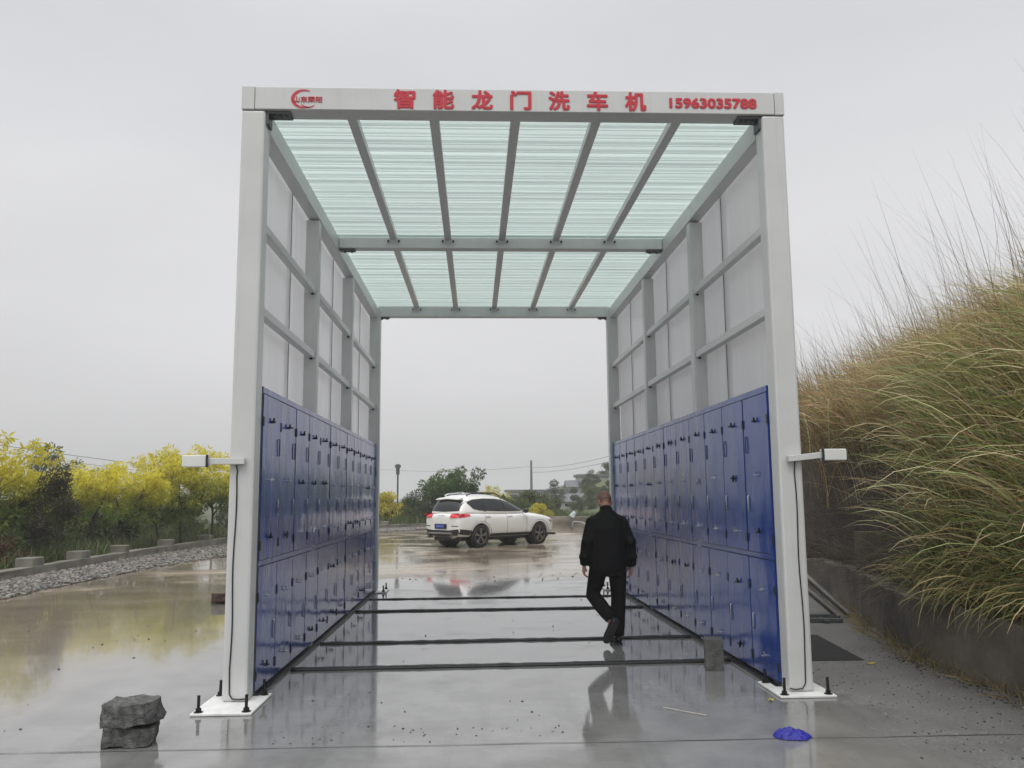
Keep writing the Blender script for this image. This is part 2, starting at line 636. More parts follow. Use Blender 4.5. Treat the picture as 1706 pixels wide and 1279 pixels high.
plane('ground', -330, 330, -40, 460, -0.05, M['meadow'])
KERB = [(-9.15, 6.0), (-9.2, 12.0), (-9.25, 17.4), (-9.3, 24.4), (-8.9, 31.7), (-7.7, 38.0), (-5.6, 43.5), (-3.3, 46.0), (0.5, 47.0)]
INNER = [(-7.6, 6.0), (-7.7, 12.0), (-7.75, 17.4), (-7.6, 21.0), (-6.75, 26.0), (-6.3, 31.7), (-5.4, 37.5), (-4.0, 41.5), (-2.2, 44.0), (0.5, 45.2)]
pv = MB()
poly = [(-9.6, -6), (9, -6), (9, 44.6), (3.4, 44.9), (1.0, 46.6)] + [(x - 0.1, y) for x, y in reversed(KERB)]
pv.add([(x, y, 0) for x, y in poly], [tuple(range(len(poly)))])
tag(pv.build('wet_paving', M['paving']), kind='structure')


def lerp_poly(poly, t):
    ln = [0]
    for a, b in zip(poly, poly[1:]):
        ln.append(ln[-1] + math.dist(a, b))
    d = t * ln[-1]
    for i in range(len(poly) - 1):
        if d <= ln[i + 1] + 1e-9:
            k = (d - ln[i]) / (ln[i + 1] - ln[i])
            return (poly[i][0] + (poly[i + 1][0] - poly[i][0]) * k, poly[i][1] + (poly[i + 1][1] - poly[i][1]) * k)
    return poly[-1]


def wall_along(poly, thick, z0, z1, step=0.4, jit=0.0, seed=1):
    """Wall of small segments that follows a plan line, with slightly uneven faces."""
    rnd = random.Random(seed)
    total = sum(math.dist(a, b) for a, b in zip(poly, poly[1:]))
    n = max(2, int(total / step))
    rings = []
    for i in range(n + 1):
        p = lerp_poly(poly, i / n)
        q = lerp_poly(poly, min(1, i / n + 0.01))
        if i == n:
            q, p0 = p, lerp_poly(poly, 0.99)
            d = Vector((q[0] - p0[0], q[1] - p0[1], 0)).normalized()
        else:
            d = Vector((q[0] - p[0], q[1] - p[1], 0)).normalized()
        s = Vector((d.y, -d.x, 0))
        j = lambda: rnd.uniform(-jit, jit)
        zt = z1(i / n) if callable(z1) else z1
        P = Vector((p[0], p[1], 0))
        ring = []
        for k, (o_, z_) in enumerate([(-.5, z0), (.5, z0), (.5, z0 + (zt - z0) * .35), (.5, z0 + (zt - z0) * .7), (.5, zt), (-.5, zt)]):
            ring.append(P + s * (thick * o_ + j()) + Vector((0, 0, z_ + (j() if z_ == zt else 0))))
        rings.append(ring)
    return MB().loft(rings)


kb = wall_along(KERB, 0.28, -0.04, 0.24, 0.5, 0.008, 4)
tag(kb.build('kerb_wall', M['kerb'], smooth=False, bevel=0.01), 'long low concrete kerb wall along the pebble strip and trees', 'kerb')
# stub posts on the kerb
STUBS = [(0.045, 'foot of the red leaved bush'), ]
def on_kerb_y(y):
    for a, b in zip(KERB, KERB[1:]):
        if a[1] <= y <= b[1]:
            k = (y - a[1]) / (b[1] - a[1])
            return a[0] + (b[0] - a[0]) * k
    return KERB[-1][0]


stub_specs = [(18.65, 'squat concrete stub on the kerb nearest the red leaved bush', 0.46),
              (20.9, 'second concrete stub on the kerb, beneath the dark pointed tree', 0.44),
              (23.3, 'narrow concrete stub on the left kerb, third from the red leaved bush', 0.34),
              (26.4, 'pale concrete stub on the left kerb, second from the white post', 0.42),
              (29.6, 'concrete stub on the kerb showing closest beside the white post', 0.40),
              (41.8, 'small far concrete stub on the kerb beside the blue cabinets seen through the opening', 0.36),
              (43.3, 'small far concrete stub on the kerb below the dark short post', 0.36),
              (44.6, 'small far concrete stub on the kerb close behind the white car', 0.36)]
for i, (y, lab, wd) in enumerate(stub_specs):
    x = on_kerb_y(y) - 0.06
    s = MB().box(x - 0.2, x + 0.18, y - wd / 2, y + wd / 2, 0.2, 0.245 + 0.17)
    tag(s.build('kerb_stub', M['kerb'], loc=(x, y, 0.2), bevel=0.02), lab, 'concrete stub', 'concrete stubs along the kerb')

# pebble strip: countless stones
rnd = random.Random(11)
ico = bmesh.new()
bmesh.ops.create_icosphere(ico, subdivisions=1, radius=1)
IV = np.array([v.co[:] for v in ico.verts])
IF = np.array([[v.index for v in f.verts] for f in ico.faces])
ico.free()


def stones(name, pts, sizes, cols, mat, seed=3):
    rs = np.random.RandomState(seed)
    n = len(pts)
    ang = rs.uniform(0, 2 * PI, n)
    sc = np.stack([sizes * rs.uniform(.7, 1.3, n), sizes * rs.uniform(.7, 1.3, n), sizes * rs.uniform(.4, .8, n)], 1)
    V = IV[None] * (1 + rs.uniform(-.22, .22, (n, len(IV), 1))) * sc[:, None, :]
    c, s = np.cos(ang)[:, None], np.sin(ang)[:, None]
    X = V[..., 0] * c - V[..., 1] * s
    Y = V[..., 0] * s + V[..., 1] * c
    V = np.stack([X, Y, V[..., 2]], -1) + np.asarray(pts)[:, None, :]
    F = IF[None] + (np.arange(n) * len(IV))[:, None, None]
    col = np.repeat(cols, len(IV), 0)
    return cloud(name, V.reshape(-1, 3), F.reshape(-1, 3), col, mat)


M['stone'] = leaf_mat('stones', 0.0, 0.6, 0.4)
rs = np.random.RandomState(5)
pts, sz = [], []
ks = [lerp_poly(KERB, t) for t in np.linspace(0.13, 1, 400)]
bed_l, bed_r = [], []
for t in np.linspace(0.0, 1, 90):
    bed_l.append(lerp_poly(KERB, t))
    bed_r.append(lerp_poly(INNER, t))
bed = MB()
bed.add([(x, y, 0.004) for x, y in bed_l] + [(x, y, 0.004) for x, y in bed_r],
        [(i, i + 1, 91 + i, 90 + i) for i in range(89)])
M['grit'] = simple('grit_bed', (0.17, 0.15, 0.13), 0.85, var=0.5, scale=30, bmp=0.7, bscale=60)
tag(bed.build('pebble_bed', M['grit']), kind='structure')
for i in range(15000):
    t = rs.uniform(0.12, 1) ** 1.0
    k = rs.beta(1.1, 1.4)
    a, b = lerp_poly(KERB, t), lerp_poly(INNER, t)
    x = a[0] + (b[0] - a[0]) * (0.09 + 0.95 * k)
    y = a[1] + (b[1] - a[1]) * (0.09 + 0.95 * k)
    s_ = rs.uniform(0.018, 0.05)
    pts.append((x, y, s_ * 0.45 + 0.05 * (1 - k)))
    sz.append(s_)
g = rs.uniform(0.05, 0.26, (len(pts), 1))
cols = g * np.array([[1.0, .93, .83]]) * rs.uniform(.9, 1.1, (len(pts), 3))
tag(stones('pebbles', np.array(pts), np.array(sz), cols, M['stone']), 'strip of loose pale pebbles below the concrete kerb', 'pebbles', kind='stuff')

# grit and specks on the paving
pts, sz = [], []
def speck(n, x0, x1, y0, y1, s0, s1):
    for _ in range(n):
        pts.append((rs.uniform(x0, x1), rs.uniform(y0, y1), 0.002))
        sz.append(rs.uniform(s0, s1))
speck(45, -1.5, .6, 5.85, 6.3, 0.003, 0.009)
speck(20, -1.6, 2.2, 6.0, 8.2, 0.004, 0.010)
speck(16, -4.5, -1.9, 6.2, 7.6, 0.003, 0.010)
speck(520, 2.9, 4.4, 5.2, 9.0, 0.003, 0.009)
speck(50, 2.4, 4.2, 4.6, 6.2, 0.003, 0.009)
speck(500, 4.0, 4.32, 5.0, 8.6, 0.004, 0.016)
speck(60, -1.5, 5.0, 16.6, 18.2, 0.008, 0.022)
speck(22, -6.0, -2.3, 8.5, 12.0, 0.006, 0.015)
speck(26, -1.5, 2.3, 8.2, 16, 0.006, 0.014)
g = np.where(rs.uniform(0, 1, len(pts)) < 0.65, rs.uniform(0.02, 0.06, len(pts)), rs.uniform(0.14, 0.34, len(pts)))[:, None]
tag(stones('grit', np.array(pts), np.array(sz), g * np.array([[1, .97, .92]]), M['stone'], 8), 'scattered dark and pale grit on the wet paving', 'grit', kind='stuff')

# joint across the slab
jt = MB()
prev = None
for i in range(60):
    x0, x1 = -6 + i * 0.165, -6 + (i + 1) * 0.165
    y0 = 5.78 - 0.006 * x0 + 0.012 * noise.noise(Vector((x0 * 1.7, 0, 0)))
    y1 = 5.78 - 0.006 * x1 + 0.012 * noise.noise(Vector((x1 * 1.7, 0, 0)))
    w0 = 0.006 + 0.006 * noise.noise(Vector((x0 * 3, 5, 0)))
    w1 = 0.006 + 0.006 * noise.noise(Vector((x1 * 3, 5, 0)))
    jt.add([(x0, y0 - w0, .004), (x1, y1 - w1, .004), (x1, y1 + w1, .004), (x0, y0 + w0, .004)], [(0, 1, 2, 3)])
M['joint'] = simple('slab_joint', (0.12, 0.12, 0.115), 0.3, var=0.5, scale=3)
tag(jt.build('paving_joint', M['joint']), kind='structure')

# ------------------------------------------------------------------ the wash gantry
Y0, LEN = 7.0, 8.15
Y1 = Y0 + LEN
def XL(y): return -1.78 + 0.05 * (y - 7.2) / 7.75
def XR(y): return 2.50 - 0.09 * (y - 7.2) / 7.75


gan = empty('wash_gantry', (0.36, Y0, 0))
tag(gan, 'tall white steel drive-through wash gantry with green translucent roof and red lettering', 'wash gantry')
W_ = M['steel_white']
PW = 0.20
posts = [(XL(Y0) - PW, XL(Y0), Y0, True), (XR(Y0), XR(Y0) + PW, Y0, True),
         (XL(Y1) - PW + .05, XL(Y1) + .05, Y1 - .19, True), (XR(Y1) - .05, XR(Y1) + PW - .05, Y1 - .19, True),
         (XL(9.5) - .17, XL(9.5), 9.47, False), (XR(9.5), XR(9.5) + .17, 9.47, False),
         (XL(12.1) - .17, XL(12.1), 12.05, False), (XR(12.1), XR(12.1) + .17, 12.05, False)]
for i, (xa, xb, y, main) in enumerate(posts):
    dp = 0.19 if main else 0.15
    top = 4.868 if i < 2 else (4.94 if main else 4.72)
    p = MB().box(xa, xb, y, y + dp, 0.018 if main else 0.02, top).build('post', W_, gan, bevel=0.022 if main else 0.012)
    if main:
        cx = (xa + xb) / 2
        s = -1 if cx < 0.4 else 1
        ex0, ex1 = cx - 0.225, cx + 0.225
        if i >= 2:
            ex0, ex1 = cx - .27, cx + .27
        yb0, yb1 = (y - 0.36, y + 0.30) if i == 0 else ((y - 0.14, y + 0.42) if i == 1 else (y - .2, y + .36))
        MB().box(ex0, ex1, yb0, yb1, 0.002, 0.020).build('base_plate', M['plate_white'], p, bevel=0.004)
        for bx in (ex0 + .05, ex1 - .05):
            for by in (yb0 + .05, yb1 - .06):
                b = MB().tube([(bx, by, .02), (bx, by, .05)], .022, 6)
                b.tube([(bx, by, .05), (bx + rnd.uniform(-.004, .004), by, .125 + rnd.uniform(0, .03))], .012, 8)
                b.tube([(bx, by, .02), (bx, by, .026)], .034, 12)
                b.build('anchor_bolt', M['bolt'], p)

# front beam with sign face, end caps
fx0, fx1 = XL(Y0) - PW, XR(Y0) + PW
MB().box(fx0 + .11, fx1 - .085, Y0 - .004, Y0 + .20, 4.875, 5.077).build('front_beam', W_, gan, bevel=0.006)
MB().box(fx0 - .002, fx0 + .106, Y0 - .006, Y0 + .205, 4.872, 5.081).build('end_cap', W_, gan, bevel=0.006)
MB().box(fx1 - .081, fx1 + .002, Y0 - .006, Y0 + .205, 4.872, 5.081).build('end_cap', W_, gan, bevel=0.006)
for s, xx in ((1, XL(Y0)), (-1, XR(Y0))):
    b = MB()
    b.box(min(xx, xx + s * .20), max(xx, xx + s * .20), Y0 + .03, Y0 + .17, 4.852, 4.872)
    b.box(min(xx + s * .002, xx + s * .02), max(xx + s * .002, xx + s * .02), Y0 + .03, Y0 + .17, 4.76, 4.852)
    for k in range(3):
        b.tube([(xx + s * (.06 + .05 * k), Y0 + .075, 4.852), (xx + s * (.06 + .05 * k), Y0 + .075, 4.83)], .013, 6)
    b.build('corner_bracket', M['dark_steel'], gan)

# cross beams
for y, nm, zt, zb in ((10.80, 'cross_beam', 4.93, 4.79), (Y1 - .16, 'cross_beam', 4.97, 4.78)):
    MB().box(XL(y) + .003, XR(y) - .003, y, y + .15, zb, zt).build(nm, W_, gan, bevel=0.006)
    for s, xx in ((1, XL(y)), (-1, XR(y))):
        b = MB()
        a0, a1 = sorted((xx + s * .01, xx + s * .20))
        b.box(a0, a1, y + .02, y + .13, zb - .022, zb - .003)
        for k in range(2):
            b.tube([(xx + s * (.07 + .09 * k), y + .07, zb - .02), (xx + s * (.07 + .09 * k), y + .07, zb - .045)], .014, 6)
        b.build('corner_bracket', M['dark_steel'], gan)

# top side rails
for s, X in ((-1, XL), (1, XR)):
    a, b = Y0 + .192, Y1 - .17
    mb = MB()
    xa, xb = X(a) + s * .066, X(b) + s * .066
    mb.bar((xa, a, 4.825), (xb, b, 4.85), .13, .19)
    mb.build('top_rail', W_, gan, bevel=0.006)

# rafters and their bolted feet
for (ya, yb, za, zb) in ((Y0 + .201, 10.80, 4.935, 4.955), (10.952, Y1 - .161, 4.955, 4.985)):
    for k in range(5):
        t = (k + 1) / 6
        xa = XL(ya) + (XR(ya) - XL(ya)) * t + 0.03 * (t - .5)
        xb = XL(yb) + (XR(yb) - XL(yb)) * t
        r = MB().bar((xa, ya, za - .02), (xb, yb - .002, zb - .02), .085, .075).build('rafter', W_, gan, bevel=0.005)
        f = MB().box(xb - .09, xb + .09, yb - .008, yb - .003, zb - .10, zb - .055)
        f.build('foot_plate', W_, r)
        for q in (-.068, .068):
            MB().tube([(xb + q, yb - .008, zb - .078), (xb + q, yb - .03, zb - .078)], .014, 6).build('bolt', M['bolt'], r)

# corrugated roof sheets (ribs run across the bay)
def roof_sheet(ya, yb, za, zb):
    prof = []
    y = ya
    k = 0
    while y < yb:
        h_ = .019 + .006 * math.sin(k * 2.3)
        g_ = .008 * math.sin(k * 5.1)
        prof += [(y, 0), (y + .060 + g_, 0), (y + .075 + g_, h_), (y + .108 + g_, h_), (y + .124 + g_, 0), (y + .150, 0), (y + .156, .008), (y + .166, .008), (y + .172, 0)]
        y += .178
        k += 1
    vs_, fs = [], []
    for i, (yy, dz) in enumerate(prof):
        z = za + (zb - za) * (yy - ya) / (yb - ya) + dz
        vs_ += [(XL(yy) - .10, yy, z), (XR(yy) + .10, yy, z)]
        if i:
            fs.append((2 * i - 2, 2 * i - 1, 2 * i + 1, 2 * i))
    o = MB().add(vs_, fs).build('roof_sheet', M['roof_sheet'], gan)
    sd_ = o.modifiers.new('thick', 'SOLIDIFY')
    sd_.thickness = 0.0015
    return o


roof_sheet(Y0 + .22, 10.86, 4.965, 4.985)
roof_sheet(10.87, Y1 - .005, 4.986, 5.012)

# side rails, hollow sheets with seams
bays = [(Y0 + .191, 9.469), (9.621, 12.049), (12.201, Y1 - .191)]
for s, X in ((-1, XL), (1, XR)):
    for a, b in bays:
        for z in (3.165, 3.895):
            r = MB().bar((X(a) + s * .055, a, z), (X(b) + s * .055, b, z), .075, .075).build('side_rail', W_, gan, bevel=0.004)
            for q in (a + .05, b - .05):
                x_ = X(q) + s * .05
                MB().tube([(x_, q, z - .037), (x_, q, z - .056)], .015, 6).build('bolt', M['bolt'], r)
    cuts = [Y0 + .191, 8.72, 9.98, 11.23, 12.50, 13.78, Y1 - .20]
    for k in range(6):
        a, b = cuts[k] + .006, cuts[k + 1] - .006
        rng = random.Random(k * 7 + (3 if s > 0 else 0))
        n, mz = 8, 10
        vs_, fs = [], []
        for i in range(n + 1):
            for j in range(mz + 1):
                yy = a + (b - a) * i / n
                zz = 2.30 + (4.94 - 2.30) * j / mz
                bulge = 0.010 * noise.noise(Vector((yy * 1.1, zz * 1.3, s * 7 + k)))
                vs_.append((X(yy) + s * (.152 + bulge), yy, zz))
                if i and j:
                    p_ = (i - 1) * (mz + 1) + j - 1
                    fs.append((p_, p_ + 1, p_ + mz + 2, p_ + mz + 1))
        o = MB().add(vs_, fs).build('side_sheet', M['side_sheet'], gan, smooth=True)
        sd_ = o.modifiers.new('thick', 'SOLIDIFY')
        sd_.thickness = 0.008
    for k in range(1, 6):
        x_ = X(cuts[k]) + s * .138
        MB().box(min(x_, x_ + s * .004), max(x_, x_ + s * .004), cuts[k] - .007, cuts[k] + .007, 2.30, 4.93).build('sheet_seam', M['dark_steel'], gan)

# lettering on the beam
def text_mesh(body, height, width, x0, z0, y, bold=0.0, tilt=0.0):
    """Mesh of text scaled into a box height x width, standing in the XZ plane at y."""
    cu = bpy.data.curves.new('t', 'FONT')
    cu.body = body
    cu.size = 1
    cu.extrude = 0.006
    cu.resolution_u = 3
    t = bpy.data.objects.new('t', cu)
    C.objects.link(t)
    me = evaluated(t)
    bpy.data.objects.remove(t)
    vv = np.array([v.co[:] for v in me.vertices])
    lo, hi = vv.min(0), vv.max(0)
    m = MB()
    sx_, sz_ = (width - 2 * bold) / (hi[0] - lo[0]), (height - 2 * bold) / (hi[1] - lo[1])
    for k in range(9):                          # strokes made heavier by overlaid copies, each a hair behind the other
        ox, oz = (0, 0) if k == 8 else (bold * math.cos(PI * k / 4), bold * math.sin(PI * k / 4))
        m.add([(x0 + bold + ox + (v[0] - lo[0]) * sx_, y + .0003 * k - (v[2] - lo[2]) * .3, z0 + bold + oz + (v[1] - lo[1]) * sz_) for v in vv],
              [tuple(p.vertices) for p in me.polygons])
    return m


for k, ch in enumerate('智能龙门洗车机'):
    cx = -0.602 + k * (1.395 + .602) / 6
    q = text_mesh(ch, 0.176, 0.186, cx - 0.093, 4.888, Y0 - .0075, bold=0.0068)
    q.build('sign_character', M['red'], gan)
num = text_mesh('15963030788'.replace('0307', '0357'), 0.096, 0.77, 1.69, 4.920, Y0 - .0075, bold=0.0062)
num.build('phone_number', M['red'], gan)
lg = MB()
cx, cz = -1.44, 4.968
for (r0, r1, a0, a1, wmax, sx_, dx, dz) in ((.078, .078, 62, 292, .024, 1.25, -.015, 0), (.055, .055, 205, 325, .012, 1.2, .02, -.02)):
    pr = []
    n = 26
    for i in range(n + 1):
        t = i / n
        a = R(a0 + (a1 - a0) * t)
        wv = wmax * math.sin(PI * min(1, t * .85 + .08)) ** .8
        pr.append(((cx + dx + math.cos(a) * (r0 - wv / 2) * sx_, cz + dz + math.sin(a) * (r0 - wv / 2)), (cx + dx + math.cos(a) * (r0 + wv / 2) * sx_, cz + dz + math.sin(a) * (r0 + wv / 2))))
    for i in range(n):
        (a_, b_), (c_, d_) = pr[i], pr[i + 1]
        lg.add([(a_[0], Y0 - .0075, a_[1]), (b_[0], Y0 - .0075, b_[1]), (d_[0], Y0 - .0075, d_[1]), (c_[0], Y0 - .0075, c_[1])], [(0, 1, 2, 3)])
q = text_mesh('山东荣阳', 0.055, 0.24, -1.545, 4.936, Y0 - .0075, bold=0.0009)
lg.add(q.v, q.f)
lg.build('logo_emblem', M['red'], gan)

# ------------------------------------------------------------------ blue cabinets under the sheets
CW = 7.75 / 12
CH = 2.52


def latch(x, z, seed):
    r_ = random.Random(seed)
    m = MB()
    m.tube([(x, -.001, z), (x, -.008, z)], .013, 10)
    m.tube([(x, -.008, z), (x, -.030 - r_.uniform(0, .022), z + r_.uniform(-.003, .003))], .0065, 8)
    if r_.random() < .85:
        m.bar((x, -.016, z - .012), (x + r_.uniform(-.006, .006), -.018, z + .034), .010, .016, up=(0, 1, 0))
    else:
        m.bar((x - .012, -.016, z - .034), (x + .008, -.016, z + .03), .010, .016, up=(0, 1, 0))
    return m


def cabinet(name, seed, near_left, heavy):
    """Three doors wide, two rows. Local: x along the front, -y faces out."""
    r_ = random.Random(seed)
    root = local_root(name)
    wd = CW * 3
    body = MB().box(.003, wd - .003, .012, .148, 0.03, CH)
    body.build('cabinet_body', M['blue_dark'], root, bevel=0.004)
    tr = MB().box(.003, wd - .003, -.004, .0118, CH - .055, CH - .002)
    tr.build('top_trim', M['blue'], root, bevel=0.003)
    MB().box(.003, wd - .003, -.003, .0118, 1.035, 1.075).build('middle_trim', M['blue'], root, bevel=0.003)
    MB().box(.002, wd - .002, -.040, .010, .001, .022).build('base_seal', M['rubber'], root)
    MB().box(-.006, .0028, -.0015, .10, .04, CH).build('joint_strip', M['dark_steel'], root)
    for k in range(3):
        x0, x1 = k * CW + .010, (k + 1) * CW - .008
        for zlo, zhi, up in ((1.082, CH - .062, True), (.052, 1.028, False)):
            dz = r_.uniform(-.004, .004)
            out_ = -.004 - r_.uniform(0, .006)
            nx, nzv = 5, 10
            # slightly dished sheet-metal door: a thin slab with a gently warped front
            vs_, fs = [], []
            ph = r_.uniform(0, 50)
            for i in range(nx + 1):
                for j in range(nzv + 1):
                    u, v = i / nx, j / nzv
                    edge = min(1, 6 * min(u, 1 - u)) * min(1, 8 * min(v, 1 - v))
                    vs_.append((x0 + (x1 - x0) * u, out_ + edge * 0.006 * noise.noise(Vector((u * 2 + ph, v * 3.5, ph))), zlo + (zhi - zlo) * v))
            for i in range(nx):
                for j in range(nzv):
                    p_ = i * (nzv + 1) + j
                    fs.append((p_, p_ + 1, p_ + nzv + 2, p_ + nzv + 1))
            d = MB().add(vs_, fs)
            q = MB().box(x0, x1, out_ + .0015, .0115, zlo, zhi)
            d.add(q.v, [f for f in q.f if f != (0, 1, 5, 4)])
            o = d.build('upper_door' if up else 'lower_door', M['blue'], root, smooth=True, angle=30)
            hx = x0 if near_left else x1
            hz = [zhi - .23, zlo + .12] if up else [zhi - .24, zlo + .12]
            for z in hz:
                MB().box(hx - .018, hx + .018, out_ - .009, out_ - .0005, z - .040, z + .040).build('hinge', M['hinge'], o, bevel=0.003)
            lx = (x0 + x1) / 2 + (-.02 if near_left else .02)
            lz = [zhi - .22, (zlo + zhi) / 2 - .02, zlo + .17] if up else [zhi - .26, zlo + .16]
            for q_, z in enumerate(lz):
                lm = latch(lx, z + r_.uniform(-.01, .01), seed * 31 + k * 7 + q_)
                lm.v = [(a, b + out_, c) for a, b, c in lm.v]
                lm.build('latch', M['zinc'] if (q_ or not up) and r_.random() < .7 else M['bolt'], o, smooth=True, angle=40)
            gx = (x1 - .06) if near_left else (x0 + .06)
            for z in ([zhi - .42, zlo + .42] if up else [(zlo + zhi) / 2 - .08]):
                h = MB().tube([(gx, out_ - .001, z - .075), (gx, out_ - .009, z - .070), (gx, out_ - .009, z + .070), (gx, out_ - .001, z + .075)], .0055, 6)
                h.build('handle', M['zinc'] if z < 1.6 else M['blue_dark'], o, smooth=True, angle=60)
    return root


order = ['nearest the camera', 'second from the front', 'third from the front', 'at the far end']
det_l = ['front blue door cabinet standing against the white post with the left sensor arm',
         'second blue door cabinet from the front in the row on the left wall',
         'third blue door cabinet from the front in the row on the left wall',
         'rearmost blue door cabinet of the left row, nearest the white car']
det_r = ['front blue door cabinet on the right wall, behind the small grey block',
         'second blue door cabinet from the front in the row on the right wall',
         'third blue door cabinet on the right wall, beside the walking man',
         'rearmost blue door cabinet on the right wall, partly behind the man in black']
aL = math.atan2(XL(14.95) - XL(7.2), 7.75)
aR = math.atan2(XR(14.95) - XR(7.2), 7.75)
for i in range(4):
    y = 7.2 + i * CW * 3
    o = cabinet('blue_cabinet', 20 + i, True, False)
    o.location = (XL(y), y, 0)
    o.rotation_euler = (0, 0, PI / 2 - aL)
    tag(o, det_l[i], 'cabinet', 'blue cabinets along the gantry walls')
    y2 = 7.2 + (i + 1) * CW * 3
    o = cabinet('blue_cabinet', 40 + i, False, False)
    o.location = (XR(y2), y2, 0)
    o.rotation_euler = (0, 0, -PI / 2 - aR)
    tag(o, det_r[i], 'cabinet', 'blue cabinets along the gantry walls')

# ------------------------------------------------------------------ sensor arms on the front posts
def sensor(side):
    s = -1 if side == 'l' else 1
    zc = 1.885
    px = XL(Y0) - .10 if s < 0 else XR(Y0) + .10
    root = empty('sensor_arm', (px, Y0 - .01, zc))
    tip = px + s * (.26 if s < 0 else .25)
    dzt = .0 if s < 0 else .02
    bx0, bx1 = tip, tip + s * .19
    MB().bar((px - s * .035, Y0 - .035, zc - (0.01 if s > 0 else 0.0)), (bx0, Y0 - .035, zc + dzt), .05, .05).build('arm', M['steel_white'], root, bevel=.004)
    a0, a1 = sorted((bx0 + s * .002, bx1))
    MB().box(a0 + (.0 if s < 0 else .004), a1, Y0 - .085, Y0 + .02, zc + dzt - .045, zc + dzt + .048).build('sensor_box', M['box_white'], root, bevel=.006)
    e0, e1 = sorted((bx0 - s * .012, bx0 + s * .0015))
    MB().box(e0, e1, Y0 - .088, Y0 - .062, zc + dzt - .048, zc + dzt + .051).build('end_plate', M['lens'], root, bevel=.003)
    cxx = px - s * -.025 if s > 0 else px - .035
    pts_ = [(cxx, Y0 - .03, zc - .03), (cxx + .004, Y0 - .007, zc - .08)]
    for k in range(12):
        z = zc - .12 - k * (zc - .25) / 12
        pts_.append((cxx + .006 * math.sin(k * .9) - s * .0 + (0.012 if s > 0 else -.004) * k / 12, Y0 - .007, z))
    xe = pts_[-1][0]
    if s < 0:
        pts_ += [(xe + .005, Y0 - .008, .08), (xe + .03, Y0 - .010, .045), (xe + .08, Y0 - .010, .040), (px + .10, Y0 - .008, .045)]
    else:
        pts_ += [(xe - .005, Y0 - .008, .09), (xe - .03, Y0 - .010, .048), (xe - .09, Y0 - .010, .040), (px - .10, Y0 - .008, .05)]
    MB().tube(pts_, .0055, 6).build('cable', M['cable'], root, smooth=True)
    return root


tag(sensor('l'), 'white sensor arm with box sticking out from the left post over yellow trees', 'sensor', 'sensor arms on the front posts')
tag(sensor('r'), 'white sensor arm with box sticking out from the right post before the grass bank', 'sensor', 'sensor arms on the front posts')

# ------------------------------------------------------------------ things on the floor
strip_lab = ['thick black strip across the wet floor ending at the grey block',
             'black strip across the wet floor beneath the walking man',
             'thin black strip across the wet floor just beyond the walking man',
             'thinnest black strip across the wet floor, farthest from the camera']
for i, (y, h) in enumerate(((8.36, .030), (9.80, .026), (12.46, .028), (13.92, .022))):
    m = MB()
    pts_, rad = [], []
    n = 70
    xa, xb = XL(y) + .055, XR(y) - .055
    for k in range(n + 1):
        x = xa + (xb - xa) * k / n
        nn = noise.noise(Vector((x * 2.3, y * 3, 1)))
        n2 = noise.noise(Vector((x * 9.0, y * 3, 4)))
        pts_.append((x, y + .018 * nn + (k / n - .5) * .10, h * .32 + .003 * n2))
        rad.append((.050 + .006 * n2, h * .62 + .004 * n2))
    m.tube(pts_, rad, 10)
    tag(m.build('floor_strip', M['rubber'], loc=((xa + xb) / 2, y, 0), smooth=True), strip_lab[i], 'floor strip', 'black strips across the wash floor')


def rough_block(c, dims, seed, amp, rz=0, name='rock', mat=None, hull=0):
    """Broken lump: the hull of random points in a box (or the box itself), then roughened."""
    r_ = random.Random(seed)
    bm = bmesh.new()
    if hull:
        for k in range(hull):
            p = [math.copysign(.5 * abs(u) ** .5, u) for u in (r_.uniform(-1, 1) for _ in range(3))]
            a = r_.randrange(3)
            p[a] = math.copysign(.5, p[a])
            q = [v * d for v, d in zip(p, dims)]
            bm.verts.new(q)
        bmesh.ops.convex_hull(bm, input=bm.verts)
        bmesh.ops.delete(bm, geom=[v for v in bm.verts if not v.link_faces], context='VERTS')
    else:
        bmesh.ops.create_cube(bm, size=1)
        for v in bm.verts:
            v.co = Vector((v.co.x * dims[0], v.co.y * dims[1], v.co.z * dims[2]))
    bmesh.ops.triangulate(bm, faces=bm.faces)
    for _ in range(4):
        lng = [e_ for e_ in bm.edges if e_.calc_length() > .022]
        if not lng:
            break
        bmesh.ops.subdivide_edges(bm, edges=lng, cuts=1)
        bmesh.ops.triangulate(bm, faces=bm.faces)
    sv = Vector((seed * 3.1, seed * 1.7, seed))
    for v in bm.verts:
        p = v.co * 9 + sv
        v.co += (noise.noise_vector(p) * .6 + noise.noise_vector(p * 2.7) * .3 + noise.noise_vector(p * 7) * .14) * amp
    bmesh.ops.rotate(bm, verts=bm.verts, cent=(0, 0, 0), matrix=Matrix.Rotation(rz, 3, 'Z'))
    zmin = min(v.co.z for v in bm.verts)
    for v in bm.verts:
        v.co.z -= zmin
    me = bpy.data.meshes.new(name)
    bm.to_mesh(me)
    bm.free()
    return link(name, me, mat or M['rock'], None, Vector(c))


o = rough_block((-2.255, 5.97, -.004), (.315, .23, .145), 4, .022, R(4), hull=30)
tag(o, 'lower of two stacked dark concrete lumps on the wet ground', 'rock', 'stacked concrete lumps')
o = rough_block((-2.250, 5.96, .120), (.345, .25, .155), 12, .022, R(-8), hull=26)
o.rotation_euler = (R(3), R(-4), 0)
tag(o, 'upper of two stacked dark concrete lumps by the left post', 'rock', 'stacked concrete lumps')
o = rough_block((2.19, 8.07, 0), (.165, .23, .27), 15, .006, R(-12), 'concrete_block', M['block'])
tag(o, 'small grey upright concrete block against the right blue cabinets', 'block')
o = rough_block((-3.93, 13.6, 0), (.22, .18, .15), 21, .02, R(20), 'brick', M['brick'], hull=30)
tag(o, 'dark brick lying in the shallow water just left of the white post', 'brick')

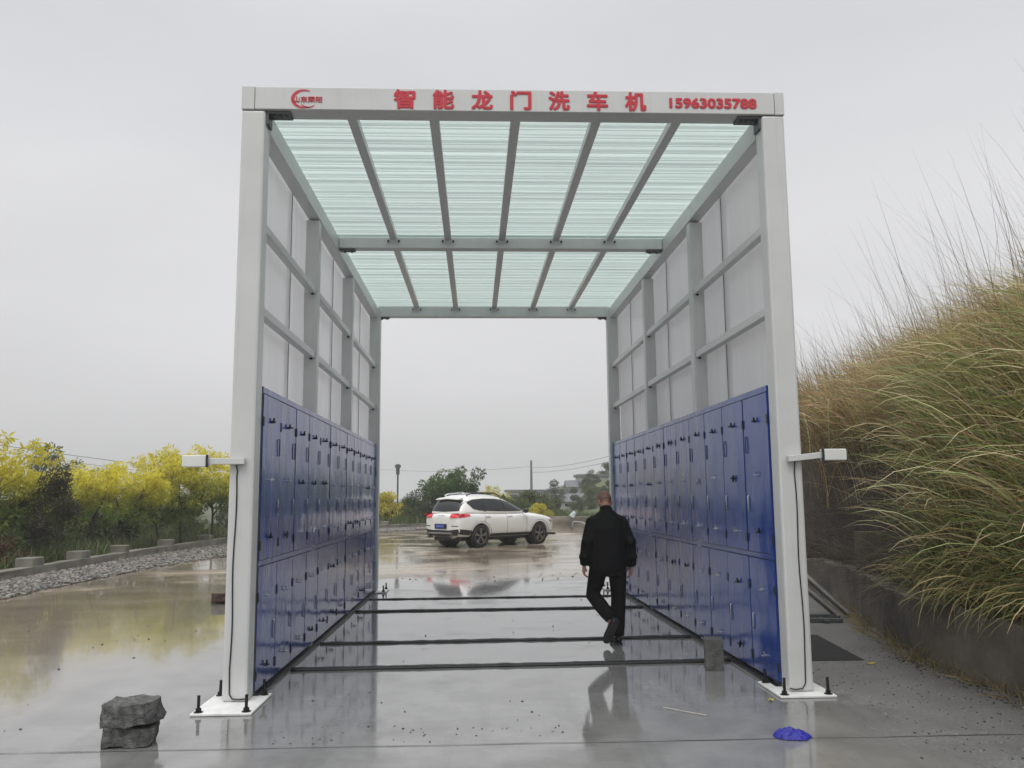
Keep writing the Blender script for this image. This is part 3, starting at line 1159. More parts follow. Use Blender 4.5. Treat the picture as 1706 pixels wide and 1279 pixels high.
# wet blue cloth
bm = bmesh.new()
bmesh.ops.create_grid(bm, x_segments=80, y_segments=56, size=1)
for v in bm.verts:
    x, y = v.co.x, v.co.y
    a = math.atan2(y, x)
    rr = math.hypot(x, y)
    lim = 0.80 + .22 * noise.noise(Vector((math.cos(a) * 1.5, math.sin(a) * 1.5, 3)))
    if rr > lim:
        x, y = x / rr * lim, y / rr * lim
        rr = lim
    k_ = max(0, 1 - (rr / lim) ** 2.4)
    crease = abs(noise.noise(Vector((x * 2.2 + y, y * 3.1, 2)))) + .5 * abs(noise.noise(Vector((x * 5 - y * 2, y * 6, 7))))
    h = .042 * k_ * (1 - .5 * x) + .030 * crease * (k_ ** .5) + .004
    v.co = Vector((x * .150 + (.05 if x > .4 else 0) * (x - .4), y * .10, h))
me = bpy.data.meshes.new('blue_cloth')
bm.to_mesh(me)
bm.free()
o = link('blue_cloth', me, M['cloth_blue'], None, Vector((2.07, 5.80, 0)), smooth=True)
tag(o, 'crumpled wet blue cloth lying in front of the right post', 'cloth')

# black mat on the right, straw, leaves
m = MB().add([(3.05, 8.36, .006), (3.72, 8.34, .006), (3.86, 9.85, .006), (3.1, 9.85, .006)], [(0, 1, 2, 3)])
o = m.build('black_mat', M['mat'], loc=(3.4, 9.1, 0))
sdm = o.modifiers.new('thick', 'SOLIDIFY')
sdm.thickness = .01
sdm.offset = 1
tag(o, 'flat black mat on the tarmac between right post and retaining wall', 'mat')
tag(MB().tube([(1.40, 6.62, .012), (1.52, 6.50, .010), (1.66, 6.36, .012)], .0035, 6).build('straw', simple('straw', (0.42, 0.40, 0.33), 0.6), loc=(1.52, 6.5, 0)),
    'pale straw lying on the wet slab in front of the man', 'straw')
M['dead_leaf'] = simple('yellow_leaf', (0.34, 0.28, 0.06), 0.6)
for (x, y, sc, rz, lab) in ((3.70, 8.16, .055, .3, 'small yellow leaf on the tarmac beside the black mat'),
                            (2.28, 6.80, .045, 1.1, 'small yellow leaf at the corner of the right base plate'),
                            (2.00, 4.98, .030, .5, 'small brown leaf on the pale concrete at the bottom edge')):
    m = MB()
    n = 8
    ring = [(math.cos(2 * PI * k / n) * sc * (1 + .15 * math.sin(3 * k)), math.sin(2 * PI * k / n) * sc * .5, .010 + .008 * math.sin(k * 2.0)) for k in range(n)]
    m.add(ring + [(0, 0, .016)], [(k, (k + 1) % n, n) for k in range(n)])
    o = m.build('fallen_leaf', M['dead_leaf'])
    o.location = (x, y, 0)
    o.rotation_euler = (0, 0, rz)
    tag(o, lab, 'leaf', 'fallen leaves on the ground')

# ------------------------------------------------------------------ grass bank on the right
WALL = [(4.55, -2.0), (4.42, 4.0), (4.40, 7.0), (4.38, 8.2), (4.62, 9.2), (4.78, 10.0), (5.12, 11.2), (5.40, 12.5), (5.55, 14.0), (5.6, 20.0), (5.7, 34.0)]


def wall_x(y):
    for a, b in zip(WALL, WALL[1:]):
        if a[1] <= y <= b[1]:
            k = (y - a[1]) / (b[1] - a[1])
            return a[0] + (b[0] - a[0]) * k
    return WALL[-1][0] if y > 0 else WALL[0][0]


def bank_z(x, y):
    d = max(0, x - wall_x(y) - .12)
    back = min(1.0, max(0.0, (y - 6.0) / 8.0))
    cliff = min(1.0, max(0.0, (y - 9.3) / 1.0))
    slope = 0.52 + (3.15 + .05 * back) * (1 - math.exp(-d / (.95 + .45 * back)))
    k = min(1, max(0, d - .28) / .42)
    face = 0.52 + 1.75 * k * k * (3 - 2 * k) + 1.45 * (1 - math.exp(-max(0, d - .5) / 1.2))
    h = (slope + (face - slope) * cliff) - .22 * min(1, d)
    h += .16 * noise.noise(Vector((x * .6, y * .35, 2))) * min(1, d) + .07 * noise.noise(Vector((x * 2.2, y * 1.6, 5))) * min(1, d * 2)
    if d > 6:
        h += .02 * (d - 6)
    return h


bk = MB()
xs_d = [0, .12, .25, .38, .5, .65, .9, 1.3, 1.7, 2.2, 2.8, 3.5, 4.4, 5.5, 7, 9.5, 14, 22, 34]
ys = [-2 + .6 * i for i in range(62)]
for y in ys:
    for d in xs_d:
        x = wall_x(y) + .10 + d
        bk.v.append((x, y, bank_z(x, y)))
nx = len(xs_d)
for i in range(len(ys) - 1):
    for j in range(nx - 1):
        a = i * nx + j
        bk.f.append((a, a + 1, a + nx + 1, a + nx))
# closed far end
for i in range(nx):
    x, y, z = bk.v[(len(ys) - 1) * nx + i]
    bk.v.append((x, y + 3, -.06))
o_ = len(ys) * nx
for j in range(nx - 1):
    a, b = (len(ys) - 1) * nx + j, o_ + j
    bk.f.append((a, a + 1, b + 1, b))
tag(bk.build('bank_terrain', M['soil'], smooth=True), kind='structure')
rw = wall_along(WALL, .26, -.04, lambda t: .56 + .10 * noise.noise(Vector((t * 25, 0, 3))), .22, .03, 9)
tag(rw.build('retaining_wall', M['concrete_dark'], smooth=True, angle=50), 'rough low concrete retaining wall along the foot of the grass bank', 'retaining wall')


def blades(pts, length, az, th0, th1, width, col, seg=6, seed=1):
    """Curved tapered grass blades as strips of quads."""
    n = len(pts)
    t = np.linspace(0, 1, seg + 1)
    th = th0[:, None] + (th1 - th0)[:, None] * t[None] ** 1.3
    st = length[:, None] / seg
    dh = np.sin(th) * st
    dz = np.cos(th) * st
    hh = np.concatenate([np.zeros((n, 1)), np.cumsum(dh[:, :-1], 1)], 1)
    zz = np.concatenate([np.zeros((n, 1)), np.cumsum(dz[:, :-1], 1)], 1)
    dx, dy = np.cos(az)[:, None], np.sin(az)[:, None]
    cx = pts[:, 0:1] + hh * dx
    cyy = pts[:, 1:2] + hh * dy
    cz = pts[:, 2:3] + zz
    wv = width[:, None] * (1 - t[None] ** 2.2 * .92) * .5
    # blade width direction: horizontal, partly turned
    rs_ = np.random.RandomState(seed)
    tw = rs_.uniform(-.9, .9, n)[:, None]
    wx, wy, wz = -dy * np.cos(tw), dx * np.cos(tw), np.sin(tw)
    A = np.stack([cx - wx * wv, cyy - wy * wv, cz - wz * wv], -1)
    B = np.stack([cx + wx * wv, cyy + wy * wv, cz + wz * wv], -1)
    V = np.stack([A, B], 2).reshape(n, -1, 3)
    base = (np.arange(n) * (2 * (seg + 1)))[:, None, None]
    k = np.arange(seg)[None, :, None] * 2
    F = base + k + np.array([0, 1, 3, 2])[None, None]
    cc = np.repeat(col, 2 * (seg + 1), 0)
    return V.reshape(-1, 3), F.reshape(-1, 4), cc


rs = np.random.RandomState(21)
P, Ln, Az, T0, T1, Wd, Cl = [], [], [], [], [], [], []
GREEN, OLIVE, TAN, DRY, STRAW = (.150, .195, .055), (.265, .255, .095), (.50, .395, .190), (.35, .255, .130), (.62, .54, .32)
def pick(base, k):
    c = base if rs.uniform() < .7 else (STRAW if rs.uniform() < .35 else TAN)
    return tuple(v * k * rs.uniform(.75, 1.25) for v in c)


def tuft_hue(d, y):
    nn = noise.noise(Vector((d * .6, y * .45, 8)))
    u = rs.uniform() + nn * .6
    up = min(1, max(0, (d - .35) / 1.3)) * min(1, max(.35, (y - 4) / 4))
    if u < .14 + .48 * up:
        return TAN
    if u < .26 + .68 * up:
        return DRY
    if u < .62 + .2 * up:
        return OLIVE
    return GREEN


def tuft(x, y, z, d, nb, big, wide=1.0, lean=PI, spread=1.1, hue=None):
    """Fountain of blades: upright in the middle, arching over on all sides, mostly downhill."""
    hue = hue or tuft_hue(d, y)
    k0 = rs.uniform(.75, 1.2)
    for j in range(nb):
        o_ = rs.uniform()
        P.append((x + rs.normal(0, .07), y + rs.normal(0, .07), z))
        Ln.append(big * rs.uniform(.55, 1.2))
        Az.append(lean + rs.normal(0, spread))
        T0.append(.05 + .5 * o_ * rs.uniform(.4, 1))
        T1.append(rs.uniform(1.5, 2.75) * (.55 + .45 * o_))
        Wd.append(rs.uniform(.007, .020) * wide)
        Cl.append(pick(hue, k0))


for k in range(2500):
    y = rs.uniform(4.6, 13) if k % 7 < 4 else (rs.uniform(11, 30) if k % 7 < 6 else rs.uniform(-1.5, 4.6))
    d = rs.gamma(1.5, .85)
    if d > 5.5:
        continue
    if (y > 9.3 and d < .75) or (y > 8.3 and d < .42):
        continue
    x = wall_x(y) + .08 + d
    tuft(x, y, bank_z(x, y) - .04, d, 24 if y < 13 else 18, rs.uniform(.8, 1.6), 1.0 if y < 13 else 1.5, PI + rs.normal(0, .35) + .25, 1.0)
# thatch between the tufts: short broken dead leaves in every direction
for k in range(11000):
    y = rs.uniform(-1.5, 26)
    d = rs.uniform(0.05, 4.5)
    if (y > 9.3 and d < .8) or (y > 8.6 and d < .4):
        continue
    x = wall_x(y) + .06 + d
    P.append((x, y, bank_z(x, y) + rs.uniform(0, .25)))
    Ln.append(rs.uniform(.25, .7))
    Az.append(rs.uniform(0, 2 * PI))
    T0.append(rs.uniform(.2, 1.5))
    T1.append(rs.uniform(1.2, 2.6))
    Wd.append(rs.uniform(.005, .013))
    q = rs.uniform(.5, 1.2)
    c = DRY if rs.uniform() < .55 else TAN
    Cl.append(tuple(v * q for v in c))
# big lush clumps that hang out over the wall near the camera
for k in range(70):
    y = rs.uniform(3.0, 8.3)
    d = .10 + abs(rs.normal(0, .35))
    x = wall_x(y) + d
    tuft(x, y, bank_z(x, y) - .05, d, 30, rs.uniform(1.0, 1.75), 1.35, PI + rs.normal(0, .4) + .2, .8, (.19, .235, .075) if k % 5 < 3 else (.33, .31, .16))
# leaves that spill down over the face of the wall
for k in range(2600):
    y = rs.uniform(3.0, 8.5) if k % 5 else rs.uniform(9.4, 15)
    d = abs(rs.normal(0, .22)) + (.75 if y > 9.4 else 0)
    x = wall_x(y) + d - .05
    P.append((x, y, bank_z(x, y) + rs.uniform(-.02, .25)))
    Ln.append(rs.uniform(.4, 1.0) if y < 9.3 else rs.uniform(.3, .7))
    Az.append(PI + rs.normal(0, .75) + .2)
    T0.append(rs.uniform(.3, 1.1))
    T1.append(rs.uniform(2.3, 3.1))
    Wd.append(rs.uniform(.006, .018))
    q = rs.uniform(.6, 1.25)
    c = (.16, .20, .065) if rs.uniform() < .4 else (TAN if rs.uniform() < .6 else OLIVE)
    Cl.append(tuple(v * q for v in c))
# dry reddish mass along the crest
for k in range(700):
    y = rs.uniform(5.5, 26)
    d = rs.uniform(.9, 3.6)
    x = wall_x(y) + d
    tuft(x, y, bank_z(x, y), d, 16, rs.uniform(.7, 1.2), 1.1 if y < 13 else 1.6, PI, 1.5, (.36, .25, .13))
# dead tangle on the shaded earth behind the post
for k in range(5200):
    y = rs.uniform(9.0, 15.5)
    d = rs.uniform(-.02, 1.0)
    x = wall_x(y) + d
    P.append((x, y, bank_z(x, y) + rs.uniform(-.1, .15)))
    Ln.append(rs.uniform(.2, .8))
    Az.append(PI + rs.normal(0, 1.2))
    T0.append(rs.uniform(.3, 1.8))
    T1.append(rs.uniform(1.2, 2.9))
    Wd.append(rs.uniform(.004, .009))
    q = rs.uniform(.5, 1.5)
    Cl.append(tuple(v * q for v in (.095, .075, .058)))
# weeds and litter along the foot of the wall
for k in range(900):
    y = rs.uniform(4.5, 12.5)
    x = wall_x(y) - .14 - abs(rs.normal(0, .10))
    P.append((x, y, .0))
    Ln.append(rs.uniform(.06, .30))
    Az.append(PI + rs.normal(0, 1.3))
    T0.append(rs.uniform(.1, 1.5))
    T1.append(rs.uniform(1.3, 2.0))
    Wd.append(rs.uniform(.005, .011))
    q = rs.uniform(.5, 1.2)
    Cl.append(tuple(v * q for v in (DRY if k % 3 else OLIVE)))
# loose half-tall dry leaves that thin the outline of the crest
for k in range(5200):
    y = rs.uniform(5.2, 26)
    d = rs.uniform(.6, 3.4)
    x = wall_x(y) + d
    P.append((x, y, bank_z(x, y)))
    Ln.append(rs.uniform(.9, 1.75))
    Az.append(PI + rs.normal(0, 1.0))
    T0.append(rs.uniform(.0, .5))
    T1.append(rs.uniform(.7, 2.0))
    Wd.append(rs.uniform(.006, .014) * (1 if y < 14 else 1.4))
    q = rs.uniform(.6, 1.25)
    c = (.50, .38, .19) if rs.uniform() < .55 else (.34, .255, .13)
    Cl.append(tuple(v * q for v in c))
# a few broad bright leaves standing out of the mass
for k in range(900):
    y = rs.uniform(4.8, 11)
    d = rs.uniform(.1, 1.6)
    if y > 9.4 and d < .6:
        continue
    x = wall_x(y) + d
    P.append((x, y, bank_z(x, y) + .1))
    Ln.append(rs.uniform(1.0, 1.8))
    Az.append(PI + rs.normal(0, .8) + .3)
    T0.append(rs.uniform(.1, .7))
    T1.append(rs.uniform(1.7, 2.6))
    Wd.append(rs.uniform(.016, .028))
    q = rs.uniform(.8, 1.2)
    c = (.30, .36, .13) if rs.uniform() < .5 else (.62, .53, .31)
    Cl.append(tuple(v * q for v in c))
# tall thin stalks on the crest
for k in range(2100):
    y = rs.uniform(6.0, 28)
    d = rs.uniform(.8, 4.2)
    x = wall_x(y) + d
    P.append((x, y, bank_z(x, y)))
    Ln.append((rs.uniform(1.5, 3.3) if y < 13 else rs.uniform(1.3, 2.6)) if rs.uniform() < .55 else rs.uniform(.9, 1.7))
    Az.append(PI + rs.normal(0, .6))
    T0.append(rs.uniform(.02, .45))
    T1.append(rs.uniform(.25, 1.0))
    Wd.append(rs.uniform(.006, .011) * (1 if y < 14 else 1.4))
    q = rs.uniform(.55, 1.05)
    Cl.append(tuple(v * q for v in (.19, .145, .095)))
V, F, cc = blades(np.array(P), np.array(Ln), np.array(Az), np.array(T0), np.array(T1), np.array(Wd), np.array(Cl), 7, 2)
tag(cloud('tall_grass', V, F, cc, M['grass']), 'tall arching dry and green grass covering the right bank', 'grass', kind='stuff')

# stained board, leaning pipes at the wall
o = MB().box(4.96, 5.38, 11.16, 11.20, .60, 1.10).build('wall_board', M['board'], loc=(5.15, 11.16, .60), bevel=.006)
tag(o, 'stained square board standing on the retaining wall under hanging grass', 'board')
pipe_lab = ['upper of two grey pipes leaning behind the right post', 'lower of two grey pipes leaning behind the right post']
for i, (a, b) in enumerate((((3.95, 11.75, .98), (4.80, 11.15, .05)), ((3.80, 11.45, .85), (4.60, 10.98, .05)))):
    pm = MB()
    a_, b_ = Vector(a), Vector(b)
    pm.tube([a_, b_], .042, 14, cap=False)
    pm.tube([a_ + (b_ - a_) * .30, a_ + (b_ - a_) * .34], .050, 14)
    pm.tube([b_ - (b_ - a_) * .04, b_], .049, 14)
    tag(pm.build('leaning_pipe', M['pipe'], loc=b, smooth=True, angle=40), pipe_lab[i], 'pipe', 'pipes leaning behind the right post')
m = MB()
m.bar((3.35, 11.25, .05), (4.62, 11.0, .045), .09, .05)
m.bar((3.40, 10.95, .03), (4.55, 10.75, .03), .07, .05)
m.bar((4.40, 11.2, .02), (4.34, 10.7, .02), .06, .04)
tag(m.build('steel_frame', M['dark_steel'], loc=(4, 11, 0), bevel=.004), 'dark low steel frame on the ground under the leaning pipes', 'frame')

# ------------------------------------------------------------------ trees and shrubs
def leaf_quads(c, d, ln, wd, rs_):
    """Leaf quads: centre points c (n,3), directions d (n,3)."""
    n = len(c)
    d = d / np.linalg.norm(d, axis=1, keepdims=True)
    r = rs_.normal(0, 1, (n, 3))
    s = np.cross(d, r)
    s /= np.linalg.norm(s, axis=1, keepdims=True) + 1e-6
    ln, wd = ln[:, None], wd[:, None]
    V = np.stack([c, c + d * ln * .5 + s * wd * .5, c + d * ln, c + d * ln * .5 - s * wd * .5], 1)
    return V.reshape(-1, 3), np.arange(4 * n).reshape(n, 4)


def crown_leaves(clusters, per, ln, wd, colf, rs_, droop=.5, spread=.3, radial=1.0):
    cs, ds, cl = [], [], []
    for (c, r) in clusters:
        n = int(per * (r / spread) ** 1.5)
        p = rs_.normal(0, 1, (n, 3))
        p /= np.linalg.norm(p, axis=1, keepdims=True)
        rad = r * rs_.uniform(.25, 1.0, (n, 1)) ** .6
        q = np.array(c)[None] + p * rad * np.array([1, 1, .75])
        d = p * radial + rs_.normal(0, .5, (n, 3)) + np.array([0, 0, -droop])
        cs.append(q)
        ds.append(d)
        tone = rs_.uniform(.78, 1.2)
        cl.append(np.array([colf(v, tone) for v in q]))
    c = np.concatenate(cs)
    d = np.concatenate(ds)
    col = np.repeat(np.concatenate(cl), 4, 0)
    n = len(c)
    V, F = leaf_quads(c, d, ln * rs_.uniform(.6, 1.3, n), wd * rs_.uniform(.6, 1.3, n), rs_)
    return V, F, col


def grow(rs_, h, trunk_h, spread, nlimb, base_r, lean=.1, fork=True):
    """Trunk and limbs in one mesh; returns the mesh builder and the tips."""
    m = MB()
    tips = []
    lx, ly = rs_.uniform(-lean, lean, 2)
    tr = [Vector((lx * t * t + .03 * math.sin(5 * t), ly * t, trunk_h * t)) for t in np.linspace(0, 1, 6)]
    m.tube(tr, [base_r * (1 - .45 * t) + (.3 * base_r if t == 0 else 0) for t in np.linspace(0, 1, 6)], 8)
    top = tr[-1]
    for k in range(nlimb):
        a = 2 * PI * k / nlimb + rs_.uniform(-.4, .4)
        s0 = top - Vector((0, 0, rs_.uniform(0, .35) * trunk_h * .6))
        end = Vector((lx + math.cos(a) * spread * rs_.uniform(.45, 1), ly + math.sin(a) * spread * rs_.uniform(.45, 1), rs_.uniform(.62, .98) * h))
        mid = s0.lerp(end, .5) + Vector((math.cos(a), math.sin(a), 0)) * spread * .14
        m.tube([s0, mid, end], [base_r * .48, base_r * .3, base_r * .1], 6)
        tips.append(end)
        for q in range(2):
            e2 = mid + Vector((rs_.uniform(-1, 1) * spread * .6, rs_.uniform(-1, 1) * spread * .6, rs_.uniform(.1, .4) * (h - trunk_h)))
            m.tube([mid, e2], [base_r * .2, base_r * .06], 5)
            tips.append(e2)
    return m, tips


def smooth01(x):
    x = max(0, min(1, x))
    return x * x * (3 - 2 * x)


def golden_tree(seed, h=3.3, spread=1.25):
    """Small locust tree: yellow new leaves above, green old leaves below."""
    rs_ = np.random.RandomState(seed)
    root = local_root('golden_tree')
    m, tips = grow(rs_, h * .92, h * .40, spread, 6, .055)
    m.build('trunk', M['bark'], root, smooth=True)
    cl = [(tuple(t), rs_.uniform(.20, .36)) for t in tips]
    for k in range(17):
        a, rr = rs_.uniform(0, 2 * PI), spread * rs_.uniform(.1, 1.0)
        z = h * rs_.uniform(.55, .98) * (1 - .16 * rr / spread)
        cl.append(((math.cos(a) * rr, math.sin(a) * rr, z), rs_.uniform(.18, .36)))
    for k in range(13):
        a, rr = rs_.uniform(0, 2 * PI), spread * rs_.uniform(.2, .8)
        cl.append(((math.cos(a) * rr, math.sin(a) * rr, h * rs_.uniform(.34, .58)), rs_.uniform(.2, .34)))
    for k in range(9):                         # plumes that break the outline
        a, rr = rs_.uniform(0, 2 * PI), spread * rs_.uniform(.3, 1.1)
        cl.append(((math.cos(a) * rr, math.sin(a) * rr, h * rs_.uniform(.86, 1.06) * (1 - .12 * rr / spread)), rs_.uniform(.10, .2)))

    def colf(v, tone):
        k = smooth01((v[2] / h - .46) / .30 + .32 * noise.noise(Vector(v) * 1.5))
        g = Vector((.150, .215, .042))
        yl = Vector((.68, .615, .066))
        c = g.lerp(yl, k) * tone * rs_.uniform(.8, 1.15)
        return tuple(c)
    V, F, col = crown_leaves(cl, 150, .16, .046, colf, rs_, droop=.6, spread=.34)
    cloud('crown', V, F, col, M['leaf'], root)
    return root


def shrub(name, seed, h, wd, base, hi, trunk=True, per=120, ln=.12, lw=.05, dens=26, low=.05, shape=1.0, radial=1.0):
    rs_ = np.random.RandomState(seed)
    root = local_root(name)
    m = MB()
    for k in range(5):
        a = rs_.uniform(0, 2 * PI)
        e = Vector((math.cos(a) * wd * .35, math.sin(a) * wd * .35, h * rs_.uniform(.6, .9)))
        m.tube([Vector((math.cos(a) * .03, math.sin(a) * .03, 0)), e * .5 + Vector((0, 0, .1)), e], [.028, .018, .006], 6)
    m.build('trunk', M['bark'], root, smooth=True)
    cl = []
    for k in range(dens):
        z = rs_.uniform(low, .95)
        prof = math.sin(PI * min(1, max(0.02, (z * .86 + .12)))) ** shape
        a, rr = rs_.uniform(0, 2 * PI), wd * .5 * math.sqrt(rs_.uniform(0, 1)) * prof
        cl.append(((math.cos(a) * rr, math.sin(a) * rr, h * z), wd * rs_.uniform(.12, .22)))

    def colf(v, tone):
        k = rs_.uniform(0, 1)
        return tuple(Vector(base).lerp(Vector(hi), k) * tone)
    V, F, col = crown_leaves(cl, per, ln, lw, colf, rs_, droop=.2, spread=.25, radial=radial)
    cloud('foliage', V, F, col, M['leaf'], root)
    return root


def place(o, x, y, rz, sc, z=-.05):
    o.location = (x, y, z)
    o.rotation_euler = (0, 0, rz)
    o.scale = (sc, sc, sc * 1.0)
    return o


protos = [golden_tree(101), golden_tree(202, 3.2, 1.35), golden_tree(303, 3.5, 1.15)]
used = [0, 0, 0]
gold = [  # px, depth, proto, scale, label
    (-12.6, 20.6, 0, .98, 'golden leaved tree at the far left edge, behind the red leaved bush'),
    (-11.2, 21.0, 1, .97, 'golden leaved tree just left of the dark pointed tree'),
    (-10.7, 24.6, 2, .80, 'golden leaved tree just right of the dark pointed tree'),
    (-10.4, 26.0, 0, .86, 'golden leaved tree in the middle of the left row, above the narrow kerb stub'),
    (-10.1, 28.0, 1, .88, 'golden leaved tree with a gap of sky beside it, left of the tallest one'),
    (-9.6, 28.6, 2, 1.02, 'tallest golden leaved tree, just left of the sensor arm'),
    (-9.3, 31.0, 0, 1.02, 'golden leaved tree behind the left sensor arm'),
    (-8.6, 32.5, 1, 1.00, 'golden leaved tree closest beside the left white post'),
    (-14.2, 23.5, 2, .95, 'golden leaved tree in the second row at the far left'),
    (-12.9, 27.5, 1, .80, 'golden leaved tree in the second row behind the dark pointed tree'),
    (-7.0, 47.0, 2, .98, 'golden leaved tree seen through the opening right beside the left cabinets')]
for (x, y, k, sc, lab) in gold:
    o = protos[k] if not used[k] else copy_tree(protos[k])
    used[k] = 1
    place(o, x, y, rnd.uniform(0, 6.28), sc)
    tag(o, lab, 'tree', 'golden leaved trees behind the kerb')

# the dark pointed tree and the low green shrubs beneath the golden crowns
o = place(shrub('dark_tree', 7, 3.0, 1.5, (.045, .052, .024), (.085, .070, .045), ln=.10, lw=.045, dens=44, low=.34), -9.95, 20.9, 1, .78)
tag(o, 'dark brownish pointed tree with a thin bare trunk among the golden trees', 'tree')
sh = [shrub('green_shrub', 31, 1.6, 1.9, (.050, .075, .024), (.115, .160, .048), dens=28),
      shrub('green_shrub', 32, 1.8, 1.5, (.040, .060, .024), (.090, .120, .045), dens=28, ln=.10),
      shrub('green_shrub', 33, 1.2, 2.0, (.070, .100, .030), (.140, .185, .060), dens=24, ln=.18, lw=.028)]
su = [0, 0, 0]
hedge = []
for i in range(24):
    t = i / 23
    y = 18.5 + t * 18 + rnd.uniform(-.4, .4)
    hedge.append((on_kerb_y(min(43, y)) - 1.3 - rnd.uniform(0, 3.2) - (1.4 if i % 3 == 0 else 0), y, i % 3, rnd.uniform(.65, 1.05)))
for i, (x, y, k, sc) in enumerate(hedge):
    o = sh[k] if not su[k] else copy_tree(sh[k])
    su[k] = 1
    place(o, x, y, rnd.uniform(0, 6.28), sc)
    tag(o, 'dark green shrub in the dense undergrowth beneath the golden trees', 'shrub', 'green shrubs under the golden trees')
o = place(shrub('red_bush', 51, .95, 1.1, (.075, .022, .018), (.13, .045, .032), dens=22, ln=.09, lw=.04), -10.35, 19.3, 0, .95)
tag(o, 'low red leaved bush at the left edge behind the kerb', 'bush')

# planting at the back of the yard
def big_tree(seed):
    rs_ = np.random.RandomState(seed)
    root = local_root('green_tree')
    m, tips = grow(rs_, 3.2, 1.25, 1.75, 7, .10)
    m.build('trunk', M['bark'], root, smooth=True)
    cl = [(tuple(t), rs_.uniform(.30, .48)) for t in tips]
    for k in range(30):
        a, rr = rs_.uniform(0, 2 * PI), 2.0 * math.sqrt(rs_.uniform(0, 1))
        z = 1.35 + rs_.uniform(0, 1.0) * 2.1 * (1 - (rr / 2.35) ** 2)
        cl.append(((math.cos(a) * rr, math.sin(a) * rr, z), rs_.uniform(.26, .46)))

    def colf(v, tone):
        return tuple(Vector((.040, .082, .020)).lerp(Vector((.110, .175, .045)), rs_.uniform(0, 1)) * tone)
    V, F, col = crown_leaves(cl, 130, .15, .08, colf, rs_, droop=.3, spread=.34)
    cloud('crown', V, F, col, M['leaf'], root)
    return root


tag(place(big_tree(61), -1.55, 50.5, 0, 1.0), 'broad rounded green tree standing behind the white car', 'tree')
o = copy_tree(protos[1])
place(o, 1.15, 52.0, 2, .72)
tag(o, 'golden leaved tree peeping out right of the broad green tree', 'tree', 'golden leaved trees behind the kerb')
yb = shrub('yellow_bush', 71, 1.5, 1.7, (.42, .38, .045), (.62, .55, .08), dens=16, ln=.15, lw=.05, low=.4)
place(yb, -4.85, 48.5, 0, 1.25)
tag(yb, 'bright yellow bush seen through the opening left of the white car', 'bush', 'bright yellow bushes at the yard edge')
o = copy_tree(yb)
place(o, 3.35, 46.2, 2.2, .82)
tag(o, 'bright yellow bush just beyond the bonnet of the white car', 'bush', 'bright yellow bushes at the yard edge')
back = [(-6.3, 49.5, 0, 1.0), (-5.4, 50.5, 1, 1.05), (-4.0, 51.0, 2, 1.2), (-3.2, 49.0, 1, 1.15), (-2.6, 51.5, 0, 1.3), (-1.0, 49.2, 2, 1.1), (0.4, 50.0, 0, 1.1),
        (1.6, 51.0, 2, 1.25), (2.3, 49.0, 2, 1.15), (3.2, 51.5, 0, 1.2), (4.0, 53.0, 2, 1.3), (-7.4, 46.0, 1, .9), (-5.9, 46.8, 2, .8), (-3.9, 48.0, 2, .85)]
blab = 'green shrub in the thicket behind the white car at the yard edge'
for i, (x, y, k, sc) in enumerate(back):
    o = copy_tree(sh[k])
    place(o, x, y, rnd.uniform(0, 6.28), sc)
    tag(o, blab, 'shrub', 'green shrubs along the back of the yard')
o = place(shrub('grey_tree', 81, 2.4, 1.9, (.07, .085, .055), (.11, .125, .085), dens=26, ln=.12), 6.3, 68, 0, 1.0, .4)
tag(o, 'small hazy grey green tree beyond the yellow bush by the car', 'tree')

# ground cover behind the kerb
P, Ln, Az, T0, T1, Wd, Cl = [], [], [], [], [], [], []
for k in range(14000):
    t = rs.uniform(.2, 1)
    a = lerp_poly(KERB, t)
    off = rs.uniform(.18, 1.0) ** 1.5 * 5
    ang = math.atan2(*(np.array(lerp_poly(KERB, min(1, t + .02))) - np.array(lerp_poly(KERB, t - .02)))[::-1])
    x, y = a[0] - math.sin(ang) * off, a[1] + math.cos(ang) * off
    P.append((x, y, -.05))
    Ln.append(rs.uniform(.25, .85))
    Az.append(rs.uniform(0, 2 * PI))
    T0.append(rs.uniform(0, .4))
    T1.append(rs.uniform(.5, 1.7))
    Wd.append(rs.uniform(.015, .035))
    q = rs.uniform(.6, 1.25)
    c = (.095, .130, .040) if rs.uniform() < .75 else (.19, .19, .09)
    Cl.append(tuple(v * q for v in c))
for k in range(6000):
    x, y = rs.uniform(2.8, 9), 45.4 + rs.gamma(1.5, 2.5)
    P.append((x, y, -.05))
    Ln.append(rs.uniform(.3, .95))
    Az.append(rs.uniform(0, 2 * PI))
    T0.append(rs.uniform(0, .4))
    T1.append(rs.uniform(.5, 1.6))
    Wd.append(rs.uniform(.03, .06))
    q = rs.uniform(.6, 1.25)
    Cl.append(tuple(v * q for v in (.085, .115, .042)))
V, F, cc = blades(np.array(P), np.array(Ln), np.array(Az), np.array(T0), np.array(T1), np.array(Wd), np.array(Cl), 4, 7)
tag(cloud('verge_grass', V, F, cc, M['grass']), 'rough green grass and weeds behind the kerb', 'grass', kind='stuff')

